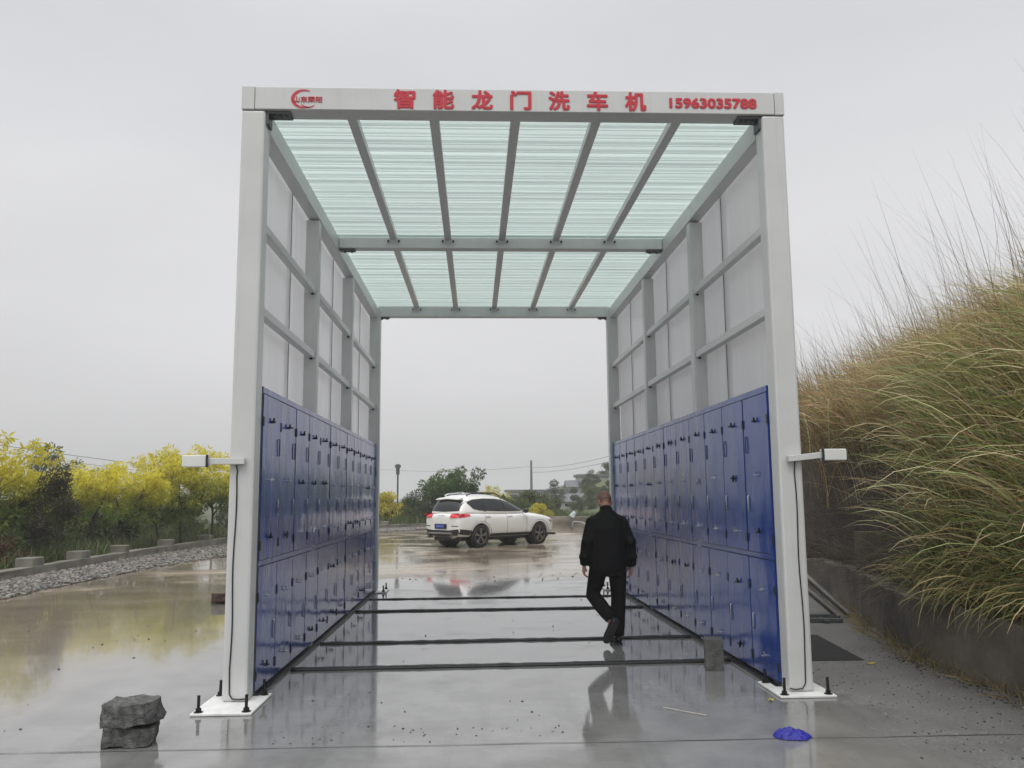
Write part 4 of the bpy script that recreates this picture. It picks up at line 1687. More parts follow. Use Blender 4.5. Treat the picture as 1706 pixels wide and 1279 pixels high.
# ------------------------------------------------------------------ back of the yard and far things
bw = wall_along([(2.3, 44.3), (5.0, 44.0), (9.2, 43.6)], .3, -.04, .58, .6, .015, 5)
tag(bw.build('back_wall', M['concrete_dark'], bevel=.01), 'low grey concrete wall at the back of the yard behind the car bonnet', 'wall')
mb = MB()
mb.tube([(4.88, 43.9, .575), (4.93, 43.88, .66), (4.99, 43.86, .76), (5.04, 43.85, .82)], [(.15, .10), (.13, .09), (.10, .07), (.05, .03)], 9)
o = mb.build('plastic_sack', simple('pale_sack', (.55, .62, .66), .5, var=.3, scale=7), loc=(4.95, 43.88, .575))
tag(o, 'crumpled pale blue sack resting on the low back wall', 'sack')
mb = MB()
mb.tube([(4.55, 40.4, .42), (4.9, 40.2, .40), (5.25, 39.6, .22), (5.4, 39.2, .06)], .045, 10)
mb.tube([(4.55, 40.4, .42), (4.5, 40.5, .05)], .04, 8)
o = mb.build('bent_pipe', simple('pale_pipe', (.24, .235, .22), .6), loc=(5, 40, 0), smooth=True)
tag(o, 'pale bent pipe before the back wall left of the man', 'pipe')

hl = MB()
nxh, nyh = 46, 22
for j in range(nyh):
    for i in range(nxh):
        x = -10 + 95 * i / (nxh - 1)
        y = 60 + 170 * (j / (nyh - 1)) ** 1.4
        r_ = smooth01((x - 4.5 - (y - 60) * .035) / 13)
        fade = smooth01(i / 4)
        h = (4.4 * r_ * smooth01((y - 62) / 36) + .25 * noise.noise(Vector((x * .15, y * .1, 1))) + .4 * noise.noise(Vector((x * .05, y * .03, 4)))) * fade
        hl.v.append((x, y, max(-.06, h) if j else -.3))
for j in range(nyh - 1):
    for i in range(nxh - 1):
        a = j * nxh + i
        hl.f.append((a, a + 1, a + nxh + 1, a + nxh))
tag(hl.build('hill', M['hill'], smooth=True), kind='structure')


def hill_h(x, y):
    r_ = smooth01((x - 4.5 - (y - 60) * .035) / 13)
    return 4.4 * r_ * smooth01((y - 62) / 36)


def far_house(loc, wd, dp, ht, label, wins, roof='flat'):
    root = empty('farm_building', loc)
    x, y, z = loc
    MB().box(x - wd / 2, x + wd / 2, y, y + dp, z - 1.5, z + ht).build('wall', M['house'], root)
    if roof == 'flat':
        MB().box(x - wd / 2 - .25, x + wd / 2 + .25, y - .3, y + dp + .25, z + ht, z + ht + .28).build('roof', M['house_roof'], root)
    else:
        m = MB()
        m.prism([(x - wd / 2 - .2, y - .3, z + ht), (x - wd / 2 - .2, y + dp + .3, z + ht), (x - wd / 2 - .2, y + dp / 2, z + ht + .8)], (wd + .4, 0, 0))
        m.build('roof', M['house_roof'], root)
    for k in range(wins):
        wx = x - wd / 2 + wd * (k + .5) / wins
        MB().box(wx - .45, wx + .45, y - .05, y - .003, z + ht * .38, z + ht * .75).build('window', M['house_glass'], root)
    return tag(root, label, 'building', 'far pale buildings')


far_house((8.6, 104, .9), 9.5, 5, 1.3, 'long low pale building in the haze right of the utility pole', 7)
far_house((14.2, 100, 2.4), 4.2, 4, 1.5, 'pale flat building on the hillside, left of the blue cabinets', 3)
far_house((12.0, 99, 1.7), 2.8, 3, 1.0, 'smallest pale building on the hillside between the other two', 2, 'gable')
far_house((9.8, 84, .35), 5.2, 3, .75, 'low pale shed in front of the hillside', 4, 'gable')
for i, (x, y, sc, lab) in enumerate(((12.4, 96, .8, 'hazy tree on the hillside between the far buildings'),
                                     (13.3, 98, 1.0, 'tallest hazy tree beside the building on the hillside'),
                                     (15.4, 101, 1.1, 'hazy tree above the hillside building, close to the cabinets'),
                                     (10.9, 97, .6, 'low hazy tree left of the smallest hillside building'),
                                     (11.6, 90, .6, 'low hazy shrub halfway up the hillside'))):
    o = copy_tree(sh[i % 2])
    o.name = 'hillside_tree'
    place(o, x, y, i * 1.3, sc, hill_h(x, y) + .1)
    tag(o, lab, 'tree', 'hazy trees on the hillside')
for i in range(16):
    x = rnd.uniform(5.5, 15)
    y = rnd.uniform(62, 86)
    o = copy_tree(sh[i % 3])
    place(o, x, y, rnd.uniform(0, 6), rnd.uniform(.6, 1.1), hill_h(x, y) - .1)
    tag(o, 'hazy green shrub growing on the lower hillside', 'shrub', 'shrubs on the lower hillside')


def pole(x, y, h, r, label, arms=()):
    root = empty('utility_pole', (x, y, -.05))
    MB().tube([(x, y, -.05), (x, y, h)], [r, r * .62], 12).build('pole_shaft', M['pole'], root, smooth=True, angle=50)
    for (z, wd) in arms:
        a = MB().bar((x - wd, y, z), (x + wd, y, z), .12, .12).build('cross_arm', M['pole'], root)
        for q in (-wd + .1, wd - .1):
            MB().tube([(x + q, y, z + .06), (x + q, y, z + .3)], .06, 6).build('insulator', M['pole'], a)
    return tag(root, label, 'utility pole', 'utility poles')


pole(8.4, 130, 7.1, .24, 'thin utility pole rising in the haze behind the car bonnet')
pole(14.75, 88, 6.9, .18, 'utility pole with cross arms showing beside the blue cabinets', ((6.0, .8), (5.4, .8), (4.85, .8), (6.55, .8)))
# short dark post behind the trees on the left of the opening
mb = MB()
mb.tube([(-4.55, 50.5, -.05), (-4.55, 50.5, 3.0)], .05, 10)
mb.tube([(-4.55, 50.5, 2.95), (-4.55, 50.5, 3.55)], [.10, .12], 10)
mb.box(-4.72, -4.38, 50.44, 50.56, 3.35, 3.5)
tag(mb.build('lamp_post', M['dark_steel'], loc=(-4.55, 50.5, 0)), 'short dark post with a thick head above the yellow bush', 'post')


def wire(a, b, sag, label, r=.018):
    a, b = Vector(a), Vector(b)
    pts_ = [a.lerp(b, t) - Vector((0, 0, sag * 4 * t * (1 - t))) for t in np.linspace(0, 1, 24)]
    tag(MB().tube(pts_, r, 5).build('power_line', M['pole'], loc=a, smooth=True), label, 'power line', 'power lines')


wire((8.4, 130, 6.0), (14.0, 88, 5.75), .35, 'upper power line running from the thin pole to the cabinets', .022)
wire((8.4, 130, 5.3), (14.0, 88, 5.2), .3, 'lower power line running from the thin pole to the cabinets', .022)
wire((-20.0, 150, 6.9), (8.4, 130, 6.2), .7, 'faint power line from the thin pole leftwards over the car', .022)
wire((-40, 60, 6.6), (-14, 66, 2.9), .2, 'upper power line slanting down over the golden trees', .020)
wire((-40, 61, 6.1), (-14, 67, 2.4), .2, 'middle power line slanting down over the golden trees', .014)
wire((-40, 62, 5.3), (-12, 69, 2.2), .2, 'lowest power line slanting down over the golden trees', .014)
tag(place(copy_tree(sh[1]), -28.9, 60, 0, 2.95, -.05), 'far dark treetop showing above the golden trees at left', 'tree', 'far treetops')
tag(place(copy_tree(sh[1]), -30.2, 66, 2, 2.5, -.05), 'lower far dark treetop just right of the first', 'tree', 'far treetops')

# ------------------------------------------------------------------ white car
M['car_white'] = simple('white_car_paint', (0.74, 0.74, 0.72), 0.22, var=0.03, scale=1.5, coat=0.8)
M['car_black'] = simple('black_plastic', (0.014, 0.014, 0.015), 0.5)
M['car_glass'] = simple('dark_car_glass', (0.012, 0.014, 0.016), 0.05, var=0.05)
M['tyre'] = simple('tyre', (0.012, 0.012, 0.012), 0.7)
M['rim'] = simple('alloy', (0.42, 0.41, 0.42), 0.3, metal=0.85)
M['rim_dark'] = simple('dark_alloy', (0.03, 0.03, 0.032), 0.4, metal=0.3)
M['tail'] = simple('red_tail_lamp', (0.60, 0.008, 0.022), 0.3, coat=.2)
M['chrome'] = simple('chrome', (0.6, 0.6, 0.62), 0.15, metal=1.0)
M['plate_blue'] = simple('blue_number_plate', (0.022, 0.055, 0.30), 0.4)
M['lamp_clear'] = simple('clear_lamp', (0.30, 0.32, 0.34), 0.1, coat=1.0)

CAR_A = R(42)
CARX, CARY = 0.10, 27.75        # rear right wheel contact
rot = Matrix.Rotation(CAR_A, 4, 'Z')
off_ = rot @ Vector((0, -.79, 0))
car = empty('parked_car', (CARX - off_.x, CARY - off_.y, 0.0), CAR_A)
WORLD[car.name] = Vector((0, 0, 0))          # parts are modelled in the car's own space
tag(car, 'white crossover car parked on the wet yard, seen from its right rear corner', 'car')
WB, RW = 2.70, 0.36
# stations along the body: x, half width, z of sill, z of shoulder, z of crown
ST = [(-.93, .62, .46, .92, .95), (-.90, .80, .38, 1.00, 1.04), (-.80, .885, .33, 1.06, 1.10), (-.5, .915, .31, 1.08, 1.12), (0, .925, .30, 1.07, 1.12), (.7, .92, .29, 1.05, 1.10),
      (1.4, .92, .29, 1.035, 1.09), (2.0, .92, .29, 1.03, 1.10), (2.4, .92, .29, 1.02, 1.09), (2.8, .915, .30, .985, 1.055), (3.15, .89, .32, .93, 1.00), (3.42, .83, .34, .86, .92),
      (3.58, .70, .38, .76, .82), (3.66, .50, .44, .66, .72)]
rings = []
for (x, hw, zs, zh, zc) in ST:
    h = [(0, zs), (hw * .80, zs), (hw * .965, zs + .10), (hw, zs + (zh - zs) * .50), (hw * .985, zs + (zh - zs) * .80), (hw * .93, zh - .005), (hw * .80, zh + .02), (hw * .4, zc), ]
    ring = [(x, y, z) for y, z in h] + [(x, 0, zc + .005)] + [(x, -y, z) for y, z in reversed(h[1:])]
    rings.append(ring)
low = MB().loft(rings)
t_ = bpy.data.objects.new('tmp', low.mesh('tmp'))
C.objects.link(t_)
s_ = t_.modifiers.new('s', 'SUBSURF')
s_.levels = s_.render_levels = 2
cut = MB()
for cx in (0, WB):
    for sd_ in (-1, 1):
        cut.tube([(cx, sd_ * .55, RW), (cx, sd_ * 1.2, RW)], .415, 36)
k_ = bpy.data.objects.new('cut', cut.mesh('cut'))
C.objects.link(k_)
b_ = t_.modifiers.new('b', 'BOOLEAN')
b_.operation = 'DIFFERENCE'
b_.object = k_
b_.solver = 'EXACT'
lower_me = evaluated(t_)
bpy.data.objects.remove(t_)
bpy.data.objects.remove(k_)
# greenhouse
GH = [(.98, -.86, 2.62, .84), (1.12, -.84, 2.36, .825), (1.30, -.78, 1.98, .765), (1.48, -.66, 1.58, .69), (1.60, -.52, 1.25, .625), (1.665, -.30, .95, .52), (1.69, .0, .6, .30)]
rings = []
for (z, xr, xf, hw) in GH:
    pr = [(xr + .02, hw * .55), (xr + .10, hw * .90), (xr + .30, hw), (xr + (xf - xr) * .35, hw * 1.02), (xr + (xf - xr) * .65, hw), (xf - .34, hw * .93), (xf - .10, hw * .72), (xf, hw * .35)]
    bow = lambda x: 0.0
    rings.append([(x, -y, z) for x, y in pr] + [(x, y, z) for x, y in reversed(pr)])
gh = MB().loft(rings)
t_ = bpy.data.objects.new('tmp', gh.mesh('tmp'))
C.objects.link(t_)
s_ = t_.modifiers.new('s', 'SUBSURF')
s_.levels = s_.render_levels = 2
up_me = evaluated(t_)
bpy.data.objects.remove(t_)
bm = bmesh.new()
bm.from_mesh(lower_me)
bm.from_mesh(up_me)
body_me = bpy.data.meshes.new('car_body')
bm.to_mesh(body_me)
bm.free()
body_me.materials.clear()
from mathutils.bvhtree import BVHTree
bmt = bmesh.new()
bmt.from_mesh(body_me)
bvh = BVHTree.FromBMesh(bmt)
bmt.free()
body = link('car_body', body_me, M['car_white'], car, Vector((0, 0, 0)), smooth=True, angle=42)


def onside(x, z, s, lift=.006):
    """Point on the car's flank at (x, z)."""
    h = bvh.ray_cast(Vector((x, s * 2, z)), Vector((0, -s, 0)))
    y = h[0].y if h[0] is not None else s * .8
    return Vector((x, y + s * lift, z))


def onrear(y, z, lift=.006):
    h = bvh.ray_cast(Vector((-3, y, z)), Vector((1, 0, 0)))
    x = h[0].x if h[0] is not None else -.9
    return Vector((x - lift, y, z))


def side_patch(lo, hi, s, n=26, m=6, lift=.007):
    """Patch lying on the flank between two outlines lo(x), hi(x)."""
    x0, x1 = max(lo[0][0], hi[0][0]), min(lo[-1][0], hi[-1][0])
    f = lambda pl, x: float(np.interp(x, [p[0] for p in pl], [p[1] for p in pl]))
    vs_, fs = [], []
    for i in range(n + 1):
        x = x0 + (x1 - x0) * i / n
        a, b = f(lo, x), f(hi, x)
        for j in range(m + 1):
            vs_.append(onside(x, a + (b - a) * j / m, s, lift))
    for i in range(n):
        for j in range(m):
            p = i * (m + 1) + j
            fs.append((p, p + 1, p + m + 2, p + m + 1))
    return MB().add(vs_, fs)


def rear_patch(lo, hi, n=20, m=5, lift=.007):
    y0, y1 = lo[0][0], lo[-1][0]
    f = lambda pl, x: float(np.interp(x, [p[0] for p in pl], [p[1] for p in pl]))
    vs_, fs = [], []
    for i in range(n + 1):
        y = y0 + (y1 - y0) * i / n
        a, b = f(lo, y), f(hi, y)
        for j in range(m + 1):
            vs_.append(onrear(y, a + (b - a) * j / m, lift))
    for i in range(n):
        for j in range(m):
            p = i * (m + 1) + j
            fs.append((p, p + 1, p + m + 2, p + m + 1))
    return MB().add(vs_, fs)


for s in (-1, 1):
    lo = [(-.44, 1.40), (-.25, 1.22), (0, 1.165), (.8, 1.135), (1.6, 1.125), (2.05, 1.13)]
    hi = [(-.44, 1.45), (-.2, 1.52), (.3, 1.55), (.8, 1.54), (1.15, 1.50), (1.5, 1.42), (1.8, 1.29), (2.05, 1.15)]
    side_patch(lo, hi, s, 40, 8).build('side_window', M['car_glass'], car, smooth=True)
    for x in (.22, 1.14):
        side_patch([(x - .03, 1.13), (x + .03, 1.13)], [(x - .03, 1.55), (x + .03, 1.55)], s, 2, 8, .011).build('window_pillar', M['car_black'], car, smooth=True)
    for x in (.32, 1.30, ):
        d = side_patch([(x - .12, .945), (x + .10, .950)], [(x - .12, .975), (x + .10, .980)], s, 4, 2, .018)
        d.build('door_handle', M['chrome'], car, smooth=True)
    for x in (.18, 1.16, 2.06):
        side_patch([(x - .006, .42), (x + .006, .42)], [(x - .006, 1.12), (x + .006, 1.12)], s, 1, 12, .003).build('door_gap', M['car_black'], car, smooth=True)
    # black sill and arches
    side_patch([(.42, .30), (2.28, .30)], [(.42, .43), (2.28, .43)], s, 16, 3, .012).build('sill_trim', M['car_black'], car, smooth=True)
    for cx in (0, WB):
        vs_, fs = [], []
        n = 28
        for i in range(n + 1):
            a = R(-14 + 208 * i / n)
            for r_ in (.408, .475):
                x, z = cx + math.cos(a) * r_, RW + math.sin(a) * r_
                vs_.append(onside(x, max(.315, z), s, .012))
            if i:
                fs.append((2 * i - 2, 2 * i - 1, 2 * i + 1, 2 * i))
        MB().add(vs_, fs).build('wheel_arch', M['car_black'], car, smooth=True)
        MB().tube([(cx, s * .56, RW), (cx, s * .60, RW)], .412, 30).build('arch_liner', M['car_black'], car)
    # wheels
    for cx in (0, WB):
        cyl = s * .79
        tb = MB()
        prof = [(.255, -.105), (.335, -.112), (.358, -.085), (.362, 0), (.358, .085), (.335, .112), (.255, .105)]
        rings = [[(cx + math.cos(2 * PI * k / 36) * r_, cyl + dy, RW + math.sin(2 * PI * k / 36) * r_) for k in range(36)] for r_, dy in prof]
        tb.loft(rings, cap=False)
        wh = tb.build('wheel', M['tyre'], car, smooth=True)
        rm = MB()
        fy = cyl + s * .085
        rm.tube([(cx, cyl - s * .02, RW), (cx, cyl + s * .02, RW)], .25, 30)
        rm.build('brake_disc', M['rim_dark'], wh)
        sp = MB()
        ro, ri = .262, .236
        rg = []
        for r_, yy in ((ro, fy - s * .03), (ro, fy + s * .012), (ri, fy + s * .012), (ri, fy - s * .03)):
            rg.append([(cx + math.cos(2 * PI * k / 32) * r_, yy, RW + math.sin(2 * PI * k / 32) * r_) for k in range(32)])
        sp.loft(rg, cap=False)
        for k in range(5):
            a = 2 * PI * k / 5 + .3
            for da in (-.13, .13):
                sp.bar((cx + math.cos(a) * .04, fy, RW + math.sin(a) * .04), (cx + math.cos(a + da) * .25, fy + s * .004, RW + math.sin(a + da) * .25), .030, .030, up=(0, 1, 0))
        sp.tube([(cx, fy - s * .03, RW), (cx, fy + s * .015, RW)], .06, 16)
        sp.build('rim', M['rim'], wh, smooth=True, angle=35)
    # mirror
    mb = MB()
    mb.ball((1.93, s * 1.00, 1.14), (.085, .115, .085))
    mb.bar((1.95, s * .82, 1.10), (1.94, s * .95, 1.12), .05, .04)
    mb.build('side_mirror', M['car_black'], car, smooth=True)
    # roof rail
    mb = MB()
    mb.tube([(-.32, s * .53, 1.645), (-.18, s * .55, 1.70), (.3, s * .56, 1.735), (.9, s * .55, 1.715), (1.12, s * .55, 1.63)], [.018, .022, .022, .022, .018], 8)
    mb.build('roof_rail', M['car_black'] if s < 0 else M['chrome'], car, smooth=True)
    # tail lamps wrapping the corner, made of a rear and a side piece
    ya, yb = sorted((s * .46, s * .865))
    lm = rear_patch([(ya, .955), (yb, .955)], [(ya, 1.07), (yb, 1.08)], 14, 4, .030)
    l2 = side_patch([(-.86, .955), (-.44, 1.0)], [(-.86, 1.085), (-.44, 1.06)], s, 8, 3, .014)
    lm.add(l2.v, l2.f)
    lm.build('tail_lamp', M['tail'], car, smooth=True)
    hl_ = side_patch([(3.20, .76), (3.52, .70)], [(3.20, .83), (3.52, .80)], s, 8, 3, .010)
    hl_.build('headlight', M['lamp_clear'], car, smooth=True)
    # bumper slots and exhaust
    ya, yb = sorted((s * .52, s * .80))
    rear_patch([(ya, .685), (yb, .685)], [(ya, .705), (yb, .705)], 6, 2, .010).build('reflector', M['car_black'], car)
    mb = MB()
    mb.tube([(-.965, s * .58, .40), (-.80, s * .58, .40)], [(.055, .095), (.055, .095)], 16)
    mb.build('exhaust_trim', M['chrome'], car, smooth=True, angle=40)
# tailgate
rear_patch([(-.66, 1.16), (0, 1.135), (.66, 1.16)], [(-.54, 1.50), (0, 1.53), (.54, 1.50)], 20, 8, .008).build('rear_window', M['car_glass'], car, smooth=True)
mb = MB()
mb.loft([[(-.50, y, 1.60 - abs(y) * .03), (-.66, y, 1.565 - abs(y) * .05), (-.665, y, 1.545 - abs(y) * .05), (-.50, y, 1.545 - abs(y) * .03)] for y in np.linspace(-.58, .58, 9)])
mb.build('spoiler', M['car_white'], car, smooth=True, angle=40)
rear_patch([(-.80, .355), (-.4, .345), (.4, .345), (.80, .355)], [(-.80, .60), (-.4, .56), (.4, .56), (.80, .60)], 24, 5, .014).build('lower_bumper', M['car_black'], car, smooth=True)
for s in (-1, 1):
    side_patch([(-.84, .36), (-.40, .33)], [(-.84, .60), (-.40, .55)], s, 8, 3, .013).build('bumper_corner', M['car_black'], car, smooth=True)
MB().bar((-.972, -.55, .47), (-.972, .55, .47), .05, .05).build('bumper_strip', M['rim'], car, bevel=.01)
rear_patch([(-.30, .60), (.30, .60)], [(-.27, .76), (.27, .76)], 6, 3, .010).build('plate_recess', M['car_black'], car)
pl = MB().box(-.968, -.958, -.215, .215, .62, .745).build('number_plate', M['plate_blue'], car, bevel=.004)
MB().bar((-.972, -.17, .685), (-.972, .17, .685), .004, .035).build('plate_marks', simple('pale_marks', (.18, .22, .42), .5), pl)
rear_patch([(-.16, 1.005), (.16, 1.005)], [(-.16, 1.03), (.16, 1.03)], 6, 2, .008).build('tailgate_emblem', M['chrome'], car)
MB().box(-.7, 3.4, -.62, .62, .22, .40).build('underbody', M['car_black'], car, bevel=.03)
# windscreen
vs_, fs = [], []
n = 14
for i in range(n + 1):
    y = -.66 + 1.32 * i / n
    for j in range(7):
        z = 1.13 + (1.56 - 1.13) * j / 6
        yy = y * (1 - .22 * j / 6)
        h = bvh.ray_cast(Vector((5, yy, z)), Vector((-1, 0, 0)))
        vs_.append((h[0].x + .008 if h[0] is not None else 2, yy, z))
for i in range(n):
    for j in range(6):
        p = i * 7 + j
        fs.append((p, p + 1, p + 8, p + 7))
MB().add(vs_, fs).build('windscreen', M['car_glass'], car, smooth=True)
mb = MB()
mb.loft([[(3.60, y, .36), (3.74 - abs(y) * .12, y, .34), (3.76 - abs(y) * .12, y, .30), (3.55, y, .29)] for y in np.linspace(-.74, .74, 7)])
mb.build('front_lip', M['car_black'], car, smooth=True, angle=40)
mb = MB()
mb.prism([(-.02, -.015, 1.70), (.10, -.015, 1.70), (.0, -.015, 1.76)], (0, .03, 0))
mb.build('aerial_fin', M['car_white'], car)

# ------------------------------------------------------------------ the walking man
M['skin'] = simple('skin', (0.36, 0.185, 0.135), 0.5, var=.12, scale=14)
M['hair'] = simple('cropped_hair', (0.050, 0.040, 0.036), 0.8, var=.3, scale=60)
M['black_cloth'] = simple('black_jacket_cloth', (0.004, 0.004, 0.0042), 0.8, var=.3, scale=7, bmp=1.0, bscale=11)
M['trouser'] = simple('dark_trouser_cloth', (0.006, 0.005, 0.0052), 0.9, var=.3, scale=7, bmp=.5, bscale=10)
for _n in ('black_cloth', 'trouser'):
    M[_n].node_tree.nodes['Principled BSDF'].inputs['Specular IOR Level'].default_value = 0.22
M['shoe'] = simple('black_shoe', (0.008, 0.008, 0.008), 0.4)
M['sole'] = simple('dark_sole', (0.030, 0.030, 0.032), 0.6)
MX, MY = 1.53, 9.50
man = empty('person', (MX, MY, 0))
WORLD[man.name] = Vector((0, 0, 0))
tag(man, 'man in black jacket and trousers walking away with lowered head and left heel raised', 'person')
Lh, Rh = Vector((-.345, .02, .845)), Vector((.175, .06, .835))          # wrists
Lsh, Rsh = Vector((-.240, .045, 1.310)), Vector((.075, .045, 1.310))
Lel, Rel = Vector((-.315, -.03, 1.07)), Vector((.160, -.02, 1.07))


def finger(m, base, d, curl, ln, r, side):
    """Three bent phalanges."""
    p = Vector(base)
    d = Vector(d).normalized()
    ax = Vector(side)
    pts_, rr = [p.copy()], [r]
    for k, f in enumerate((.45, .32, .23)):
        d = (Quaternion(ax, curl * (.7 + .35 * k)) @ d).normalized()
        p = p + d * ln * f
        pts_.append(p.copy())
        rr.append(r * (1 - .12 * (k + 1)))
    m.tube(pts_, rr, 8)
    m.ball(pts_[-1], rr[-1], 8, 6)
    for q in pts_[:-1]:
        m.ball(q, r * 1.03, 8, 6)


def hand(m, wrist, s):
    """Relaxed hand hanging down, palm towards the thigh; s = -1 left, 1 right."""
    wrist = Vector(wrist)
    dn = Vector((s * .04, .10, -1)).normalized()
    fwd = Vector((-s * .25, 1, .1)).normalized()        # towards the thumb side
    inn = Vector((-s, -.25, 0)).normalized()            # palm normal
    pc = wrist + dn * .055
    m.tube([wrist - dn * .01, wrist + dn * .03, wrist + dn * .075, wrist + dn * .095], [(.022, .028), (.020, .037), (.019, .043), (.015, .040)], 12)
    ax = fwd
    if inn.cross(dn).dot(fwd) < 0:
        sg = 1
    else:
        sg = -1
    for k, (o_, ln) in enumerate(((.031, .072), (.011, .080), (-.010, .074), (-.030, .058))):
        finger(m, wrist + dn * .092 + fwd * o_, dn, sg * (.50 + .08 * k), ln, .0092, ax)
    # thumb leaves the side of the palm near its base
    t0 = wrist + dn * .032 + fwd * .030
    t1 = t0 + (fwd * .7 + dn * .75 + inn * .35).normalized() * .040
    t2 = t1 + (fwd * .15 + dn * .95 + inn * .40).normalized() * .032
    m.tube([wrist + dn * .022 + fwd * .015, t0, t1, t2], [.017, .014, .0105, .008], 10)
    m.ball(t2, .0082, 8, 6)


bd = MB()
# head: bowed forward, turned a little left
hc = Vector((-.085, .135, 1.520))
hd = MB()
hd.ball((0, 0, .035), (.075, .094, .088), 24, 16)
hd.ball((0, .030, -.035), (.058, .066, .068), 20, 12)
hd.ball((0, .062, -.075), (.034, .030, .028), 14, 8)
hd.tube([(0, .085, .020), (0, .102, -.008), (0, .112, -.028), (0, .098, -.040)], [.007, .010, .014, .010], 10)
for s in (-1, 1):
    hd.ball((s * .077, -.004, -.005), (.010, .022, .033), 12, 8)
    hd.ball((s * .074, .008, -.028), (.009, .010, .012), 8, 6)
    hd.ball((s * .030, .083, .014), (.013, .010, .010), 10, 8)
    hd.ball((s * .030, .085, .030), (.020, .010, .006), 10, 6)
hd.ball((0, .088, -.060), (.024, .010, .006), 12, 6)
hd.ball((0, .086, -.069), (.020, .010, .006), 12, 6)
hd.xf(Matrix.Translation(hc) @ Matrix.Rotation(R(14), 4, 'Z') @ Matrix.Rotation(R(-30), 4, 'X'))
bd.add(hd.v, hd.f)
bd.tube([(-.085, .035, 1.36), (-.085, .06, 1.42), (-.085, .10, 1.49)], [(.064, .062), (.060, .060), (.060, .062)], 18)
bd.tube([(-.08, .0, .93), (-.08, .0, 1.05), (-.082, .02, 1.20), (-.083, .045, 1.33), (-.084, .05, 1.39)], [(.15, .10), (.145, .095), (.16, .105), (.155, .09), (.07, .06)], 20)
for a, b, c in ((Lsh, Lel, Lh), (Rsh, Rel, Rh)):
    bd.tube([a, a.lerp(b, .5), b, b.lerp(c, .45), c], [.047, .042, .036, .034, .024], 12)
hip = {1: Vector((.015, 0, .90)), -1: Vector((-.165, 0, .90))}
kn = {1: Vector((.025, .03, .49)), -1: Vector((-.245, .10, .505))}
an = {1: Vector((.0, -.03, .085)), -1: Vector((-.085, -.20, .275))}
for s in (1, -1):
    bd.tube([hip[s], hip[s].lerp(kn[s], .5), kn[s], kn[s].lerp(an[s], .35), an[s]], [.085, .074, .054, .052, .036], 14)
# feet
ft = {1: (an[1], Vector((-.02, .155, -.068))), -1: (an[-1], Vector((-.045, .05, -.17)))}
for s in (1, -1):
    a, d = ft[s]
    bd.tube([a, a + d * .3, a + d], [.036, .034, .026], 10)
hand(bd, Lh, -1)
hand(bd, Rh, 1)
fuse(bd, 'person_body', M['skin'], man, .0065, 3, .5)

# eyes, closed to slits by the lowered gaze
TH = Matrix.Translation(hc) @ Matrix.Rotation(R(14), 4, 'Z') @ Matrix.Rotation(R(-30), 4, 'X')
for s in (-1, 1):
    MB().ball((s * .030, .0865, .012), (.0085, .0075, .0055), 10, 8).xf(TH).build('eye', M['lens'], man, smooth=True)
# cropped hair: a thin cap over the back and top of the skull
cap = MB()
nu, nv = 28, 12
vs_, fs = [], []
for j in range(nv + 1):
    el = R(90 - (118) * j / nv)
    for k in range(nu):
        az = 2 * PI * k / nu
        front = math.sin(az)
        e2 = el if front < 0 else R(90 - (118 - 62 * front) * j / nv)
        vs_.append((math.cos(e2) * math.cos(az) * .0775, math.cos(e2) * math.sin(az) * .0965, .035 + math.sin(e2) * .0905))
for j in range(nv):
    for k in range(nu):
        a, b = j * nu + k, j * nu + (k + 1) % nu
        fs.append((a, b, b + nu, a + nu))
cap.add(vs_, fs).xf(TH)
M['stubble'] = simple('shaved_stubble', (0.20, 0.105, 0.080), 0.6, var=.25, scale=30)
cap.build('hair', M['stubble'], man, smooth=True)

# jacket: torso and sleeves melted into one cloth surface
jk = MB()
jk.tube([(-.088, .005, .775), (-.086, .0, .86), (-.083, -.005, .98), (-.082, .0, 1.10), (-.082, .015, 1.22), (-.083, .03, 1.31), (-.084, .042, 1.385), (-.085, .052, 1.430)],
        [(.205, .150), (.200, .150), (.196, .146), (.196, .142), (.200, .142), (.192, .125), (.128, .092), (.068, .070)], 28)
jk.ball(Lsh + Vector((.015, 0, .0)), (.075, .078, .066))
jk.ball(Rsh + Vector((-.015, 0, .0)), (.075, .078, .066))
for a, b, c in ((Lsh, Lel, Lh), (Rsh, Rel, Rh)):
    s = 1 if c.x > -.08 else -1
    e_ = c + (c - b).normalized() * .01
    jk.tube([a + Vector((0, 0, .02)), a.lerp(b, .35), a.lerp(b, .75), b, b.lerp(c, .4), b.lerp(c, .75), e_], [.066, .072, .070, .068, .064, .060 if s < 0 else .068, .046 if s < 0 else .064], 16)
    # cloth bunched at the elbow and cuff
    jk.ball(b.lerp(c, .62) + Vector((s * .012, -.02, 0)), (.064, .066, .05))
    jk.ball(b + Vector((0, -.02, .02)), (.068, .072, .06))
jk.tube([(-.085, .050, 1.415), (-.085, .072, 1.462)], [(.072, .074), (.070, .072)], 22)
fuse(jk, 'jacket', M['black_cloth'], man, .011, 5, .6)
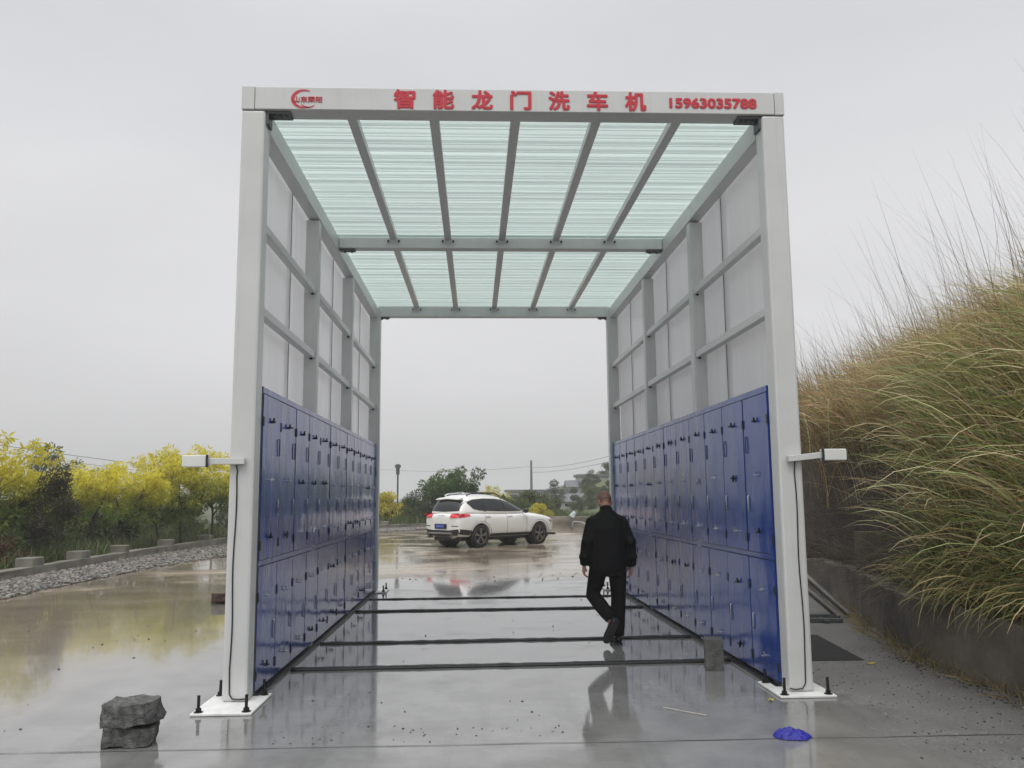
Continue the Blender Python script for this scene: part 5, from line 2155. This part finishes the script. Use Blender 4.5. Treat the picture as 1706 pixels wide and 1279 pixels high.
# trousers
tr = MB()
tr.tube([(-.078, 0, .72), (-.078, 0, .83), (-.08, 0, .95), (-.08, .0, 1.02)], [(.165, .125), (.178, .132), (.168, .12), (.15, .11)], 24)
for s in (1, -1):
    h, k, a = hip[s], kn[s], an[s]
    tr.tube([h + Vector((0, 0, -.03)), h.lerp(k, .35), h.lerp(k, .75), k, k.lerp(a, .35), k.lerp(a, .7), a + (k - a).normalized() * (.0 if s > 0 else .025)],
            [.105, .102, .088, .082, .080, .075, .070 if s > 0 else .062], 16)
    tr.ball(k.lerp(a, .85) + Vector((.0, -.01, 0)), (.071, .072, .04))
fuse(tr, 'trousers', M['trouser'], man, .012, 3, .5)


def shoe(s, origin, m4):
    m = MB()
    rings = []
    for (y, wv, z0, z1) in ((-.075, .020, .012, .070), (-.065, .032, .004, .082), (-.02, .036, .0, .088), (.04, .037, .004, .078), (.09, .043, .004, .064), (.14, .046, .004, .052), (.18, .040, .006, .042), (.205, .022, .012, .032)):
        rings.append([(wv * math.cos(a), y, z0 + (z1 - z0) * (.5 + .5 * math.sin(a) * (1 if math.sin(a) > 0 else .98))) for a in np.linspace(0, 2 * PI, 15)[:-1]])
    m.loft(rings)
    m.xf(m4)
    o = m.build('shoe', M['shoe'], man, smooth=True)
    q = MB()
    out = [(-.085, .018), (-.07, .034), (-.02, .039), (.04, .041), (.09, .047), (.14, .050), (.185, .043), (.212, .022)]
    poly_ = [(w_, y, -.008) for y, w_ in out] + [(-w_, y, -.008) for y, w_ in reversed(out)]
    q.prism(poly_, (0, 0, .018))
    q.xf(m4)
    q.build('sole', M['sole'], o)


shoe(1, None, Matrix.Translation(an[1] + Vector((0, .02, -.077))) @ Matrix.Rotation(R(8), 4, 'Z'))
# raised left foot: toes down, sole turned to the camera
shoe(-1, None, Matrix.Translation(an[-1] + Vector((0, 0, 0))) @ Matrix.Rotation(R(20), 4, 'Z') @ Matrix.Rotation(R(16), 4, 'Y') @ Matrix.Rotation(R(-62), 4, 'X') @ Matrix.Translation(Vector((0, .02, -.085))))

# ------------------------------------------------------------------ rain haze
hz = MB().box(-340, 340, -45, 470, -1.1, 12.5)
m, t, p, n, l = new_mat('rain_haze')
t.nodes.remove(p)
pv_ = n('ShaderNodeVolumePrincipled')
pv_.inputs['Color'].default_value = (0.93, 0.935, 0.95, 1)
pv_.inputs['Density'].default_value = 0.0013
pv_.inputs['Anisotropy'].default_value = 0.0
l(pv_.outputs[0], t.nodes['Material Output'].inputs['Volume'])
tag(hz.build('haze', m), kind='stuff')
